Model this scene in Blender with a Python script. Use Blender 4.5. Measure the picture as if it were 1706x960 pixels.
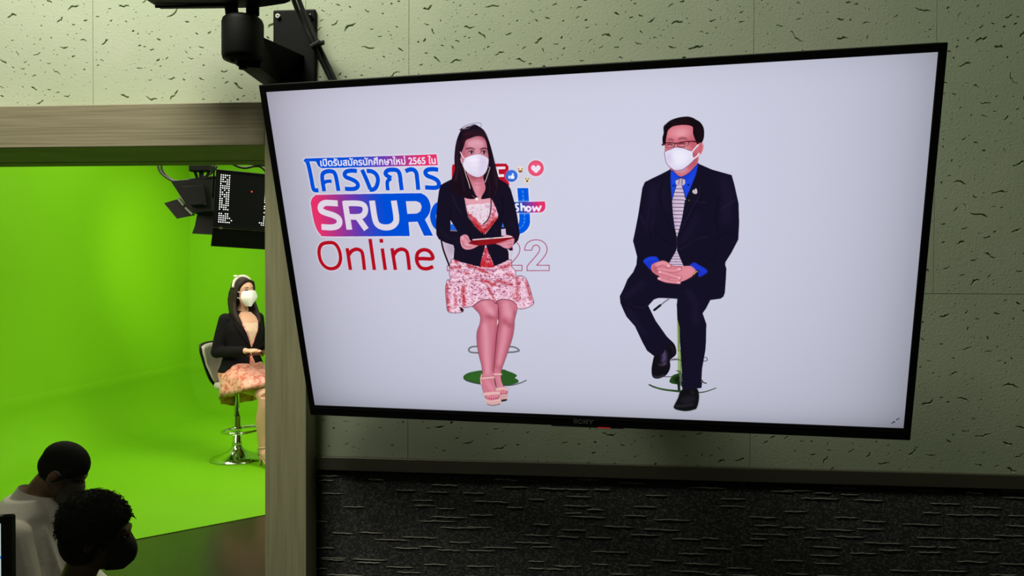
import bpy, bmesh, math, random
import numpy as np
from mathutils import Vector, Matrix
from mathutils.geometry import delaunay_2d_cdt
for o in list(bpy.data.objects): bpy.data.objects.remove(o)
SC = bpy.context.scene; COL = SC.collection
R = math.radians
# ------------------------------------------------------------------ camera, world, lights, exposure
W_IMG, H_IMG, FPX, EYE = 1706, 960, 1300.0, 1.55
YAW, PITCH, ROLL = R(5.25), math.atan(22/1300), .0045
cam_f = Vector((-math.sin(YAW)*math.cos(PITCH), math.cos(YAW)*math.cos(PITCH), -math.sin(PITCH)))
r0 = Vector((math.cos(YAW), math.sin(YAW), 0)); u0 = r0.cross(cam_f)
cam_r = (r0-ROLL*u0*-1).normalized(); cam_u = cam_r.cross(cam_f).normalized()
CAM = Vector((0, 0, EYE))
cam = bpy.data.objects.new('camera', bpy.data.cameras.new('camera')); COL.objects.link(cam)
m3 = Matrix((cam_r, cam_u, -cam_f)).transposed()
cam.matrix_world = Matrix.Translation(CAM) @ m3.to_4x4()
cam.data.sensor_width = 36; cam.data.lens = FPX*36/W_IMG; cam.data.clip_start = .02
SC.camera = cam
SC.view_settings.view_transform = 'Standard'; SC.view_settings.look = 'None'
SC.view_settings.exposure = 0; SC.view_settings.gamma = 1; SC.view_settings.use_curve_mapping = False
SC.cycles.max_bounces = 8; SC.cycles.transparent_max_bounces = 12; SC.cycles.use_denoising = True
SC.cycles.caustics_reflective = False; SC.cycles.caustics_refractive = False
world = bpy.data.worlds.new('world'); SC.world = world; world.use_nodes = True
world.node_tree.nodes['Background'].inputs[0].default_value = (.02, .03, .015, 1)
world.node_tree.nodes['Background'].inputs[1].default_value = .1
def area(name, loc, target, size, energy, col=(1, 1, 1), spread=180, size_y=None):
    l = bpy.data.lights.new(name, 'AREA'); l.energy = energy; l.color = col; l.spread = R(spread); l.size = size
    if size_y: l.shape = 'RECTANGLE'; l.size_y = size_y
    o = bpy.data.objects.new(name, l); COL.objects.link(o); o.location = loc
    o.rotation_euler = (Vector(target)-Vector(loc)).to_track_quat('-Z', 'Y').to_euler(); return o
def spot(name, loc, target, energy, col, angle, blend=1, radius=.15):
    l = bpy.data.lights.new(name, 'SPOT'); l.energy = energy; l.color = col; l.spot_size = R(angle); l.spot_blend = blend; l.shadow_soft_size = radius
    o = bpy.data.objects.new(name, l); COL.objects.link(o); o.location = loc
    o.rotation_euler = (Vector(target)-Vector(loc)).to_track_quat('-Z', 'Y').to_euler(); return o
# control room: one ceiling lamp above the window and two weak added fills
area('ceiling_lamp', (-.86, .70, 2.92), (-.78, .95, 0), .60, 30, (1, .98, .82))
area('ceiling_fill_far', (1.0, .45, 3.3), (1.0, .7, 0), .4, 2.4, (.74, 1, .60))  # added greenish fill that lifts the right end of the wall
area('ceiling_fill_rear', (-1.1, -.9, 3.3), (-.9, .6, 1.2), .5, 2.2, (1, .98, .74))  # added frontal fill, mostly for the left part of the wall
# studio lamps above the green stage, then two added fills
area('stage_lamp', (-3.2, 6.7, 3.5), (-3.0, 6.6, 0), 2.0, 58, (1, .92, .72), size_y=2.2)
area('stage_lamp_front', (-.9, 5.4, 3.4), (-2.0, 5.4, 0), 1.2, 44, (1, .92, .72))
area('stage_lamp_side', (-3.3, 4.4, 3.4), (-2.6, 5.0, 0), 1.0, 40, (1, .92, .72))
area('stage_key', (.2, 4.6, 2.9), (-2.4, 6.1, 1.0), 1.3, 32, (1, .93, .82), 110)
spot('wall_spot', (-2.1, 6.3, 2.5), (-4.25, 7.95, 1.80), 210, (1, .86, .6), 46)
area('stage_fill', (-3.7, 4.2, 2.3), (-2.45, 6.2, .9), .7, 5, (1, .84, .74), 50)  # added fill on the presenter, against green bounce on her skirt
area('crew_fill', (-1.7, 1.95, 2.5), (-2.3, 2.9, .6), .4, 5.0, (1, .92, .75))  # added dim warm fill on the two crew members

# ------------------------------------------------------------------ helpers
def ray(px, py): return cam_f+cam_r*((px-853)/FPX)+cam_u*((480-py)/FPX)
def at_depth(px, py, d): return CAM+ray(px, py)*d
def on_y(px, py, y): v = ray(px, py); return CAM+v*(y/v.y)
def on_z(px, py, z): v = ray(px, py); return CAM+v*((z-EYE)/v.z)
def tag(o, label=None, cat=None, group=None, kind=None):
    if label: o['label'] = label
    if cat: o['category'] = cat
    if group: o['group'] = group
    if kind: o['kind'] = kind
    return o
def empty(name, loc=(0, 0, 0), rz=0, label=None, cat=None, group=None):
    o = bpy.data.objects.new(name, None); COL.objects.link(o); o.location = loc; o.rotation_euler = (0, 0, rz); o.empty_display_size = .05
    return tag(o, label, cat, group)
def mat(name, col, rough=.6, metal=0, spec=.5, emit=None, estr=0, bump=None, vary=None, sheen=0, coat=0):
    m = bpy.data.materials.new(name); m.use_nodes = True; nt = m.node_tree; b = nt.nodes['Principled BSDF']
    b.inputs['Base Color'].default_value = (*col, 1); b.inputs['Roughness'].default_value = rough; b.inputs['Metallic'].default_value = metal
    b.inputs['Specular IOR Level'].default_value = spec
    if sheen: b.inputs['Sheen Weight'].default_value = sheen
    if coat: b.inputs['Coat Weight'].default_value = coat
    if emit: b.inputs['Emission Color'].default_value = (*emit, 1); b.inputs['Emission Strength'].default_value = estr
    tc = nt.nodes.new('ShaderNodeTexCoord')
    if vary:                                   # (scale, second colour, stretch, detail)
        sc, c2, st, lo, hi = vary
        mp = nt.nodes.new('ShaderNodeMapping'); mp.inputs['Scale'].default_value = st; nt.links.new(tc.outputs['Object'], mp.inputs[0])
        n = nt.nodes.new('ShaderNodeTexNoise'); n.inputs['Scale'].default_value = sc; n.inputs['Detail'].default_value = 5; nt.links.new(mp.outputs[0], n.inputs[0])
        cr = nt.nodes.new('ShaderNodeValToRGB'); cr.color_ramp.elements[0].position = lo; cr.color_ramp.elements[1].position = hi
        cr.color_ramp.elements[0].color = (*col, 1); cr.color_ramp.elements[1].color = (*c2, 1)
        nt.links.new(n.outputs['Fac'], cr.inputs[0]); nt.links.new(cr.outputs[0], b.inputs['Base Color'])
    if bump:
        sc, st = bump
        n = nt.nodes.new('ShaderNodeTexNoise'); n.inputs['Scale'].default_value = sc; n.inputs['Detail'].default_value = 4; nt.links.new(tc.outputs['Object'], n.inputs[0])
        bp = nt.nodes.new('ShaderNodeBump'); bp.inputs['Strength'].default_value = st; bp.inputs['Distance'].default_value = .002
        nt.links.new(n.outputs['Fac'], bp.inputs['Height']); nt.links.new(bp.outputs[0], b.inputs['Normal'])
    return m
class MB:
    def __init__(s): s.v = []; s.f = []; s.m = []; s.cur = 0
    def add(s, vs, fs):
        b = len(s.v); s.v += [tuple(p) for p in vs]; s.f += [tuple(b+i for i in f) for f in fs]; s.m += [s.cur]*len(fs); return s
    def box(s, c, size, rot=None, bev=0):
        hx, hy, hz = [a/2 for a in size]; c = Vector(c); rot = rot or Matrix.Identity(3)
        if bev:
            bm = bmesh.new(); bmesh.ops.create_cube(bm, size=1)
            for v in bm.verts: v.co = Vector((v.co.x*size[0], v.co.y*size[1], v.co.z*size[2]))
            bmesh.ops.bevel(bm, geom=bm.edges[:], offset=bev, segments=2, affect='EDGES', profile=.5)
            bm.verts.ensure_lookup_table(); bm.verts.index_update()
            s.add([c+rot @ v.co for v in bm.verts], [[v.index for v in f.verts] for f in bm.faces]); bm.free(); return s
        vs = [c+rot @ Vector((x*hx, y*hy, z*hz)) for x in (-1, 1) for y in (-1, 1) for z in (-1, 1)]
        return s.add(vs, [(0, 1, 3, 2), (4, 6, 7, 5), (0, 4, 5, 1), (2, 3, 7, 6), (0, 2, 6, 4), (1, 5, 7, 3)])
    def loft(s, rings, caps=True, closed=True):
        n = len(rings[0]); vs = [p for r in rings for p in r]; fs = []
        for i in range(len(rings)-1):
            for j in range(n if closed else n-1):
                k = (j+1) % n; fs.append((i*n+j, i*n+k, (i+1)*n+k, (i+1)*n+j))
        if caps and closed: fs.append(tuple(range(n))[::-1]); fs.append(tuple((len(rings)-1)*n+j for j in range(n)))
        return s.add(vs, fs)
    def tube(s, path, rad, seg=12, caps=True, flat=1.0, up=None, sub=0):
        P = [Vector(p) for p in path]; rad = [rad]*len(P) if not isinstance(rad, (list, tuple)) else list(rad)
        if sub:
            Q = []; q = []
            for i in range(len(P)-1):
                a, b, c, d = P[max(i-1, 0)], P[i], P[i+1], P[min(i+2, len(P)-1)]
                for k in range(sub):
                    t = k/sub; Q.append(.5*(2*b+(c-a)*t+(2*a-5*b+4*c-d)*t*t+(3*b-3*c+d-a)*t**3)); q.append(rad[i]*(1-t)+rad[i+1]*t)
            P = Q+[P[-1]]; rad = q+[rad[-1]]
        rings = []; nrm = None
        for i, p in enumerate(P):
            t = (P[min(i+1, len(P)-1)]-P[max(i-1, 0)]).normalized()
            if nrm is None:
                a = Vector(up) if up else (Vector((0, 0, 1)) if abs(t.z) < .9 else Vector((0, -1, 0)))
                nrm = (a-t*a.dot(t)).normalized()
            else: nrm = (nrm-t*nrm.dot(t)).normalized()
            b = t.cross(nrm)
            rings.append([p+(nrm*math.cos(2*math.pi*j/seg)*flat+b*math.sin(2*math.pi*j/seg))*rad[i] for j in range(seg)])
        return s.loft(rings, caps)
    def ell(s, c, r, rot=None, seg=20, rg=12):
        c = Vector(c); rot = rot or Matrix.Identity(3); vs = [c+rot @ Vector((0, 0, -r[2]))]; fs = []
        for i in range(1, rg):
            a = -math.pi/2+math.pi*i/rg
            for j in range(seg):
                b = 2*math.pi*j/seg; vs.append(c+rot @ Vector((r[0]*math.cos(a)*math.cos(b), r[1]*math.cos(a)*math.sin(b), r[2]*math.sin(a))))
        vs.append(c+rot @ Vector((0, 0, r[2]))); L = len(vs)-1
        for j in range(seg):
            k = (j+1) % seg; fs.append((0, 1+k, 1+j)); fs.append((L, 1+(rg-2)*seg+j, 1+(rg-2)*seg+k))
            for i in range(rg-2): fs.append((1+i*seg+j, 1+i*seg+k, 1+(i+1)*seg+k, 1+(i+1)*seg+j))
        return s.add(vs, fs)
    def prism(s, pts, thick, frame=None):       # outline in a plane, extruded both ways along its normal
        fr = frame or Matrix.Identity(4); n = len(pts)
        vs = [fr @ Vector((x, y, -thick/2)) for x, y in pts]+[fr @ Vector((x, y, thick/2)) for x, y in pts]
        return s.add(vs, [tuple(range(n))[::-1], tuple(range(n, 2*n))]+[(i, (i+1) % n, n+(i+1) % n, n+i) for i in range(n)])
    def build(s, name, mats, parent=None, smooth=False, remesh=0, relax=0, subsurf=0, weld=False):
        me = bpy.data.meshes.new(name); me.from_pydata(s.v, [], s.f); mats = mats if isinstance(mats, (list, tuple)) else [mats]
        for m in mats: me.materials.append(m)
        me.polygons.foreach_set('material_index', s.m)
        bm = bmesh.new(); bm.from_mesh(me)
        if weld: bmesh.ops.remove_doubles(bm, verts=bm.verts, dist=1e-5)
        bmesh.ops.recalc_face_normals(bm, faces=bm.faces); bm.to_mesh(me); bm.free()
        o = bpy.data.objects.new(name, me); COL.objects.link(o)
        if remesh or subsurf:
            if remesh:
                md = o.modifiers.new('r', 'REMESH'); md.mode = 'VOXEL'; md.voxel_size = remesh; md.use_smooth_shade = smooth
                if relax: md = o.modifiers.new('s', 'SMOOTH'); md.factor = .5; md.iterations = relax
            if subsurf: md = o.modifiers.new('u', 'SUBSURF'); md.levels = md.render_levels = subsurf
            dg = bpy.context.evaluated_depsgraph_get(); nm = bpy.data.meshes.new_from_object(o.evaluated_get(dg)); o.modifiers.clear()
            o.data = nm; bpy.data.meshes.remove(me); me = nm; me.name = name
            if len(me.materials) == 0:
                for m in mats: me.materials.append(m)
        if smooth: me.polygons.foreach_set('use_smooth', [True]*len(me.polygons))
        me.update()
        if parent: o.parent = parent
        return o
def solid(name, c, size, m, parent=None, bev=0): return MB().box(c, size, None, bev).build(name, m, parent)
def span(name, lo, hi, m, parent=None, bev=0):
    lo, hi = Vector(lo), Vector(hi); return solid(name, (lo+hi)/2, hi-lo, m, parent, bev)
def structure(o): o['kind'] = 'structure'; return o
def local(o_world, p): return o_world.inverted() @ Vector(p)
rnd = random.Random(11)
THAI_LINE = '41,-2 31,0 22,6 21,10 20,14 19,19 19,110 37,110 37,21 39,15 45,13 49,13 53,14 55,1 48,-1;119,-2 105,-1 94,3 85,9 80,17 76,27 75,40 75,110 93,110 93,39 94,31 96,25 99,19 104,16 111,14 119,13 127,14 134,16 139,19 143,25 145,31 146,39 146,149 164,149 164,40 162,27 159,17 153,9 145,3 134,-1;77,127 77,135 92,141 162,141 162,127;234,-2 224,-1 215,1 209,6 203,11 199,18 196,26 194,35 192,44 192,54 192,65 194,74 196,82 198,89 201,95 206,100 210,104 215,107 221,109 241,112 251,111 260,110 267,107 273,103 278,99 282,94 285,87 286,81 287,73 287,0 269,0 269,71 269,79 267,85 263,90 258,94 251,96 242,97 236,96 230,95 225,93 221,90 217,86 214,81 212,74 210,65 210,54 212,33 214,27 217,22 220,18 225,15 230,13 236,13 242,13 247,14 249,1 241,-1;350,-2 328,0 311,6 316,20 326,17 338,14 351,13 357,13 363,15 368,17 372,20 374,24 375,28 373,36 365,42 352,48 344,51 337,53 330,56 325,60 321,63 317,67 315,72 313,77 313,83 313,88 315,93 317,98 321,102 325,105 331,108 338,110 346,111 355,112 374,110 379,109 383,107 387,105 387,90 378,93 367,96 355,97 347,97 340,95 336,93 333,90 331,87 330,84 333,76 335,74 338,72 341,70 346,68 352,66 358,64 376,57 381,54 385,50 388,46 391,42 392,36 393,30 393,25 391,19 389,14 386,10 381,6 375,3 368,0 360,-2;358,127 352,127 348,128 344,129 337,136 335,144 336,150 338,156 353,153 352,151 352,147 353,143 359,141 409,141 409,127;461,-2 447,-1 435,3 427,9 422,17 418,27 417,40 417,110 435,110 435,39 436,31 438,25 441,19 446,16 453,14 461,13 469,14 476,16 481,19 485,25 487,31 488,39 488,110 505,110 505,40 504,27 501,17 495,9 487,3 475,-1;602,0 602,73 601,81 599,87 596,92 591,95 585,96 576,97 557,94 540,87 540,103 544,105 550,107 556,109 563,110 570,111 578,112 585,111 591,111 596,109 601,107 604,104 607,100 611,98 615,95 617,90 618,86 619,80 620,74 620,0;568,-2 557,-1 548,2 541,6 536,12 532,20 531,29 533,40 537,48 544,55 553,60 566,64 583,66 606,67 606,52 585,51 573,49 564,47 557,44 553,41 550,36 549,30 550,24 552,20 555,17 559,14 565,13 571,12 577,13 583,14 585,1 577,-1;607,94 597,104 606,108 609,110 610,113 611,117 628,117 626,106 618,98;705,-2 697,-1 689,0 683,3 677,7 673,12 670,17 669,17 668,0 654,0 654,110 672,110 672,46 672,40 673,34 675,29 678,24 681,20 685,17 690,15 695,13 701,13 709,14 714,16 719,19 722,24 724,30 725,37 725,110 743,110 743,36 742,28 741,21 738,15 735,9 730,5 725,2 719,0 712,-2;716,127 710,127 706,128 702,129 695,136 693,144 694,150 696,156 711,153 710,151 710,147 711,143 717,141 767,141 767,127;775,0 775,70 776,82 780,93 786,101 794,107 806,110 820,112 835,110 846,107 855,101 861,93 864,82 865,70 865,0 848,0 848,70 847,78 844,85 841,90 835,94 828,96 820,97 812,96 805,94 800,90 796,85 794,78 793,70 793,48 793,48 797,52 800,56 804,58 809,59 815,60 822,60 829,60 829,46 822,46 815,45 809,44 804,42 800,40 797,37 795,34 793,21 793,0;929,-2 907,0 890,6 895,20 904,17 916,14 929,13 936,13 942,15 947,17 950,20 953,24 954,28 951,36 943,42 930,48 922,51 915,53 909,56 903,60 899,63 896,67 893,72 892,77 891,83 892,88 893,93 896,98 899,102 904,105 910,108 916,110 925,111 934,112 952,110 957,109 962,107 965,105 965,90 957,93 946,96 933,97 925,97 919,95 914,93 911,90 909,87 909,84 911,76 913,74 916,72 920,70 924,68 930,66 936,64 954,57 959,54 963,50 967,46 969,42 971,36 971,30 971,25 970,19 967,14 964,10 959,6 954,3 947,0 938,-2;1033,-2 1026,-2 1019,0 1013,2 1008,5 1003,9 1000,15 997,21 996,28 995,36 995,110 1013,110 1013,37 1014,30 1016,24 1019,19 1024,16 1030,14 1037,13 1046,14 1053,17 1059,22 1063,29 1066,37 1066,46 1066,110 1084,110 1084,0 1069,0 1069,16 1068,16 1065,11 1060,7 1055,3 1049,0 1041,-1;1059,127 1053,127 1049,128 1045,129 1038,136 1036,144 1037,150 1039,156 1054,153 1053,151 1053,147 1054,143 1060,141 1110,141 1110,127;1117,0 1117,38 1118,46 1119,52 1123,56 1127,60 1131,62 1137,64 1137,65 1115,73 1115,80 1116,85 1117,90 1120,95 1125,100 1130,104 1136,107 1143,110 1151,111 1160,112 1168,111 1175,110 1183,108 1189,105 1195,101 1199,96 1203,89 1205,82 1206,74 1206,0 1188,0 1188,72 1187,80 1184,86 1180,91 1174,94 1167,96 1160,97 1152,96 1146,95 1140,92 1136,88 1134,84 1133,79 1155,68 1153,58 1148,58 1144,56 1140,54 1137,50 1135,44 1135,38 1135,0;1238,0 1238,70 1239,82 1243,93 1249,101 1257,107 1269,110 1283,112 1290,111 1297,110 1302,109 1307,107 1312,104 1315,100 1319,97 1323,93 1325,88 1327,83 1328,77 1328,70 1328,0 1311,0 1311,70 1310,78 1308,85 1304,90 1298,94 1292,96 1283,97 1275,96 1268,94 1263,90 1259,85 1257,78 1256,70 1256,48 1256,48 1260,52 1263,56 1267,58 1272,59 1278,60 1285,60 1292,60 1292,46 1285,46 1278,45 1272,44 1267,42 1263,40 1260,37 1258,34 1256,21 1256,0;1315,94 1305,104 1315,108 1317,110 1319,113 1319,117 1337,117 1334,106 1326,98;1245,127 1245,135 1259,141 1299,141 1296,136 1295,140 1295,143 1295,148 1297,152 1300,155 1303,158 1308,159 1313,160 1319,159 1323,158 1327,155 1330,152 1332,148 1332,143 1332,139 1330,135 1328,132 1324,129 1320,128 1314,127;1314,136 1320,138 1322,143 1320,149 1313,151 1307,149 1305,144 1307,138;1363,0 1363,38 1363,46 1365,52 1368,56 1372,60 1377,62 1382,64 1383,65 1361,73 1361,80 1361,85 1363,90 1366,95 1370,100 1375,104 1382,107 1389,110 1397,111 1406,112 1414,111 1421,110 1428,108 1435,105 1440,101 1445,96 1448,89 1451,82 1451,74 1451,0 1433,0 1433,72 1433,80 1430,86 1425,91 1419,94 1413,96 1405,97 1398,96 1391,95 1386,92 1382,88 1380,84 1379,79 1400,68 1399,58 1394,58 1390,56 1386,54 1383,50 1381,44 1380,38 1380,0;1529,-2 1519,-1 1510,0 1503,3 1497,7 1492,12 1488,18 1486,24 1484,32 1484,41 1484,110 1501,110 1501,40 1502,32 1504,25 1508,20 1513,16 1520,14 1529,13 1538,14 1545,16 1550,20 1554,25 1556,32 1557,40 1557,110 1575,110 1575,41 1574,32 1573,24 1570,18 1567,12 1562,7 1556,3 1548,0 1540,-1;1541,45 1536,45 1532,46 1528,48 1521,54 1519,63 1520,69 1522,74 1537,72 1536,69 1535,66 1537,61 1542,59 1588,59 1588,45;1643,0 1643,78 1642,84 1641,89 1638,92 1634,95 1629,96 1623,97 1610,95 1597,90 1597,106 1609,110 1626,112 1633,111 1639,110 1644,109 1649,106 1653,103 1656,99 1659,94 1660,88 1660,80 1660,0;1716,-2 1705,0 1697,6 1695,10 1694,14 1694,19 1694,97 1695,106 1698,113 1705,122 1712,132 1714,141 1714,144 1713,147 1711,150 1708,151 1705,152 1700,152 1689,151 1680,147 1680,162 1689,165 1702,167 1711,166 1718,164 1724,161 1728,156 1731,150 1732,143 1731,138 1730,133 1729,129 1722,118 1716,111 1713,105 1712,97 1712,21 1714,15 1720,13 1724,13 1728,14 1730,1 1723,-1;1752,0 1752,110 1770,110 1770,62 1771,62 1816,110 1837,110 1837,109 1770,41 1770,0;1820,0 1820,39 1819,46 1817,52 1813,57 1807,61 1799,63 1789,64 1800,77 1808,76 1815,75 1821,72 1826,69 1830,64 1834,59 1836,53 1838,46 1838,39 1838,0;1921,-2 1913,-1 1905,0 1899,3 1893,7 1889,12 1886,17 1885,17 1884,0 1870,0 1870,110 1887,110 1887,46 1888,40 1889,34 1891,29 1894,24 1897,20 1901,17 1906,15 1911,13 1917,13 1924,14 1930,16 1935,19 1938,24 1940,30 1941,37 1941,110 1958,110 1958,36 1958,28 1956,21 1954,15 1950,9 1946,5 1941,2 1935,0 1928,-2;1939,127 1939,169 1957,169 1957,127;2123,19 2071,19 2096,50 2109,74 2114,96 2108,118 2094,133 2072,138 2061,137 2051,132 2040,125 2040,101 2050,112 2061,117 2071,119 2083,116 2091,107 2094,93 2093,83 2090,74 2084,64 2070,43 2053,21 2037,1 2037,0 2123,0;2211,136 2150,136 2150,65 2176,66 2192,57 2198,41 2194,29 2184,20 2170,17 2160,18 2150,21 2140,27 2140,7 2151,2 2162,-1 2173,-2 2196,4 2212,19 2218,42 2212,64 2195,80 2168,85 2168,119 2211,119;2294,138 2264,112 2245,80 2239,47 2245,21 2260,4 2283,-2 2303,4 2318,19 2323,39 2318,59 2305,74 2285,79 2277,78 2270,76 2264,73 2273,92 2287,109 2305,123;2259,53 2267,57 2274,60 2281,60 2293,57 2301,50 2304,39 2301,27 2293,20 2282,17 2269,21 2260,34;2411,136 2350,136 2350,65 2376,66 2392,57 2398,41 2394,29 2384,20 2370,17 2360,18 2350,21 2340,27 2340,7 2351,2 2362,-1 2373,-2 2396,4 2412,19 2418,42 2412,64 2395,80 2368,85 2368,119 2411,119;2525,-2 2514,0 2506,6 2504,10 2503,14 2503,19 2503,97 2504,106 2507,113 2514,122 2521,132 2524,141 2523,144 2522,147 2520,150 2517,151 2514,152 2509,152 2498,151 2490,147 2490,162 2498,165 2512,167 2520,166 2527,164 2533,161 2537,156 2540,150 2541,143 2541,138 2540,133 2538,129 2531,118 2525,111 2522,105 2521,97 2521,21 2523,15 2529,13 2533,13 2537,14 2539,1 2532,-1;2598,-2 2590,-2 2583,0 2577,2 2572,5 2568,9 2564,15 2562,21 2560,28 2560,36 2560,110 2578,110 2578,37 2578,30 2580,24 2584,19 2588,16 2594,14 2601,13 2610,14 2617,17 2623,22 2627,29 2630,37 2631,46 2631,110 2649,110 2649,0 2634,0 2633,16 2632,16 2629,11 2625,7 2619,3 2613,0 2606,-1'
# ------------------------------------------------------------------ the control room shell
D = 1.38                                        # front face of the tiled wall
M_TILE = mat('acoustic_tile', (.475, .545, .385), .85, bump=(260, .25), vary=(9, (.53, .585, .44), (1, 1, 1), .3, .7))
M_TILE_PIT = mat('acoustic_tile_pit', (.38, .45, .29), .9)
M_WALL = mat('painted_wall', (.10, .11, .08), .8); M_DARKWALL = mat('dark_wall', (.02, .022, .02), .8)
M_FLOOR = mat('control_room_carpet', (.02, .02, .022), .95); M_CEIL = mat('ceiling_board', (.22, .23, .19), .9)
M_GRAIN = mat('wood_laminate', (.36, .32, .21), .55, vary=(5, (.24, .21, .13), (1.1, 1.1, 85), .38, .66))
M_GRAINV = mat('wood_laminate_upright', (.40, .385, .225), .55, vary=(5, (.30, .285, .165), (38, 1.6, 1.3), .36, .70))
M_METAL = mat('brushed_trim', (.34, .31, .26), .38, .9, bump=(400, .15))
M_CARPET = mat('wall_carpet', (.006, .006, .007), .95, vary=(250, (.058, .058, .055), (1, 1, 1.7), .47, .66), bump=(500, .9))
M_YARN = mat('carpet_yarn', (.27, .27, .235), .95, bump=(600, .8))
FY = D-.055                                     # front face of the window frame
jl = on_y(441, 600, FY).x; jr = on_y(510, 800, FY).x
hb = on_y(300, 243.5, FY).z; ht = on_y(300, 172, FY).z
tz1 = on_y(900, 771, D-.008).z; tz0 = on_y(900, 794, D-.008).z
XL, XR, CEIL, BACK = -1.75, 2.1, 3.4, -2.2
SILL = .72
# fissured tiles: every pit is a real recess in the face
def fissured(mb, x0, x1, z0, z1, dense):
    g = .0004; x0 += g; x1 -= g; z0 += g; z1 -= g
    loops, mids, spots = [], [], []
    def free(x, z, r):
        if x-r < x0+.002 or x+r > x1-.002 or z-r < z0+.002 or z+r > z1-.002: return False
        return all((x-a)**2+(z-b)**2 > (r+c+.0012)**2 for a, b, c in spots)
    areas = (x1-x0)*(z1-z0)
    if dense:
        for _ in range(int(areas*1700)):
            L = rnd.choice((.005, .006, .007, .008, .009, .010, .012, .014, .017, .021, .026, .031))*rnd.uniform(.8, 1.15); x, z = rnd.uniform(x0, x1), rnd.uniform(z0, z1)
            if not free(x, z, L*.6): continue
            spots.append((x, z, L*.6)); a = rnd.gauss(.25, .42)*rnd.choice((1, 1, -1)); n = 6 if L < .014 else 9
            w = rnd.uniform(.0010, .0019)*(1.25 if L > .015 else .85); ph = rnd.uniform(0, 6); am = L*rnd.uniform(.04, .10)
            c = [((t-.5)*L, math.sin(ph+t*rnd.uniform(5, 7))*am) for t in [i/(n-1) for i in range(n)]]
            ca, sa = math.cos(a), math.sin(a); c = [(u, v+rnd.uniform(-1, 1)*L*.035) for u, v in c]; M = [(x+u*ca-v*sa, z+u*sa+v*ca) for u, v in c]
            up, dn = [], []
            for i in range(1, n-1):
                h = w*math.sin(math.pi*i/(n-1))**.6*rnd.uniform(.35, 1.55); up.append((M[i][0]-sa*h, M[i][1]+ca*h)); h = w*math.sin(math.pi*i/(n-1))**.6*rnd.uniform(.35, 1.55); dn.append((M[i][0]+sa*h, M[i][1]-ca*h))
            loops.append([M[0]]+dn+[M[-1]]+up[::-1]); mids.append((M, dn, up))
        for _ in range(int(areas*4200)):
            r = rnd.choice((.0006, .0007, .0008, .0011, .0014, .0018)); x, z = rnd.uniform(x0, x1), rnd.uniform(z0, z1)
            if not free(x, z, r*1.3): continue
            spots.append((x, z, r*1.3)); k = rnd.uniform(0, 6)
            loops.append([(x+r*rnd.uniform(.8, 1.2)*math.cos(k+i*1.2566), z+r*.8*math.sin(k+i*1.2566)) for i in range(5)]); mids.append(((x, z),))
    vs = [Vector(p) for p in ((x0, z0), (x1, z0), (x1, z1), (x0, z1))]; fs = []
    for l in loops: fs.append(list(range(len(vs), len(vs)+len(l)))); vs += [Vector(p) for p in l]
    ov, oe, of, a, b, orig = delaunay_2d_cdt(vs, [(0, 1), (1, 2), (2, 3), (3, 0)], fs, 0, 1e-7)
    mb.cur = 0; mb.add([(p.x, D, p.y) for p in ov], [f for f, q in zip(of, orig) if not q])
    mb.add([(x0, D, z0), (x1, D, z0), (x1, D, z1), (x0, D, z1), (x0, D+.012, z0), (x1, D+.012, z0), (x1, D+.012, z1), (x0, D+.012, z1)], [(0, 1, 5, 4), (1, 2, 6, 5), (2, 3, 7, 6), (3, 0, 4, 7)])
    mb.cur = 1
    for l, m in zip(loops, mids):
        if len(m) == 1:
            mb.add([(p[0], D, p[1]) for p in l]+[(m[0][0], D+.0016, m[0][1])], [(i, (i+1) % 5, 5) for i in range(5)]); continue
        M, dn, up = m; n = len(M); d = .0038
        V = [(M[0][0], D, M[0][1])]+[(p[0], D, p[1]) for p in dn]+[(M[-1][0], D, M[-1][1])]
        U = [V[0]]+[(p[0], D, p[1]) for p in up]+[V[-1]]; C = [V[0]]+[(p[0], D+d, p[1]) for p in M[1:-1]]+[V[-1]]
        for side in (V, U):
            b = side+C[1:-1]; N = len(side)
            ix = lambda i: i if i in (0, N-1) else N+i-1
            fs = []
            for i in range(N-1):
                f = [i, i+1, ix(i+1), ix(i)]; g = []
                for q in f:
                    if q not in g: g.append(q)
                fs.append(g)
            mb.add(b, fs)
wall = MB()
sx = [on_y(155, 100, D).x, on_y(681, 100, D).x, on_y(1256, 50, D).x]
step = (sx[2]-sx[0])/2
zs = on_y(1650, 490, D).z
cols = [sx[0]-step*k for k in (3, 2, 1)]+sx+[sx[2]+step, sx[2]+2*step, sx[2]+3*step]
rows = [zs-step, zs, zs+step, zs+2*step, zs+3*step, zs+4*step]
xj = on_y(527, 800, D).x                         # where the frame meets the wall
for i in range(len(cols)-1):
    for j in range(5):
        a, b, c, d = cols[i], cols[i+1], rows[j], rows[j+1]
        d = min(d, CEIL); b = min(b, XR); a = max(a, XL)
        if b <= a or d <= c: continue
        pieces = []
        if b > xj-.02: pieces.append((max(a, xj-.02), b, max(c, tz1-.01), d))
        if a < xj-.02: pieces.append((a, min(b, xj-.02), max(c, ht-.02), d))
        for p in pieces:
            if p[1]-p[0] < .004 or p[3]-p[2] < .004: continue
            vis = p[0] < 1.15 and p[1] > -1.1 and p[2] < 2.05
            if vis and j == 1 and i == len(cols)-4:
                xx = on_y(1556, 400, D).x
                if p[0] < xx < p[1]: fissured(wall, p[0], xx, p[2], p[3], True); fissured(wall, xx, p[1], p[2], p[3], True); continue
            fissured(wall, *p, vis)
wall.cur = 2                                     # core behind the tiles
wall.box(((XL+XR)/2, D+.101, (ht-.02+CEIL)/2), (XR-XL, .178, CEIL-ht+.02)); wall.box(((jr+XR)/2, D+.101, (ht-.02)/2), (XR-jr, .178, ht-.02)); wall.box(((XL+jr)/2, D+.101, (SILL-.04)/2), (jl-XL, .178, SILL))
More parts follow.
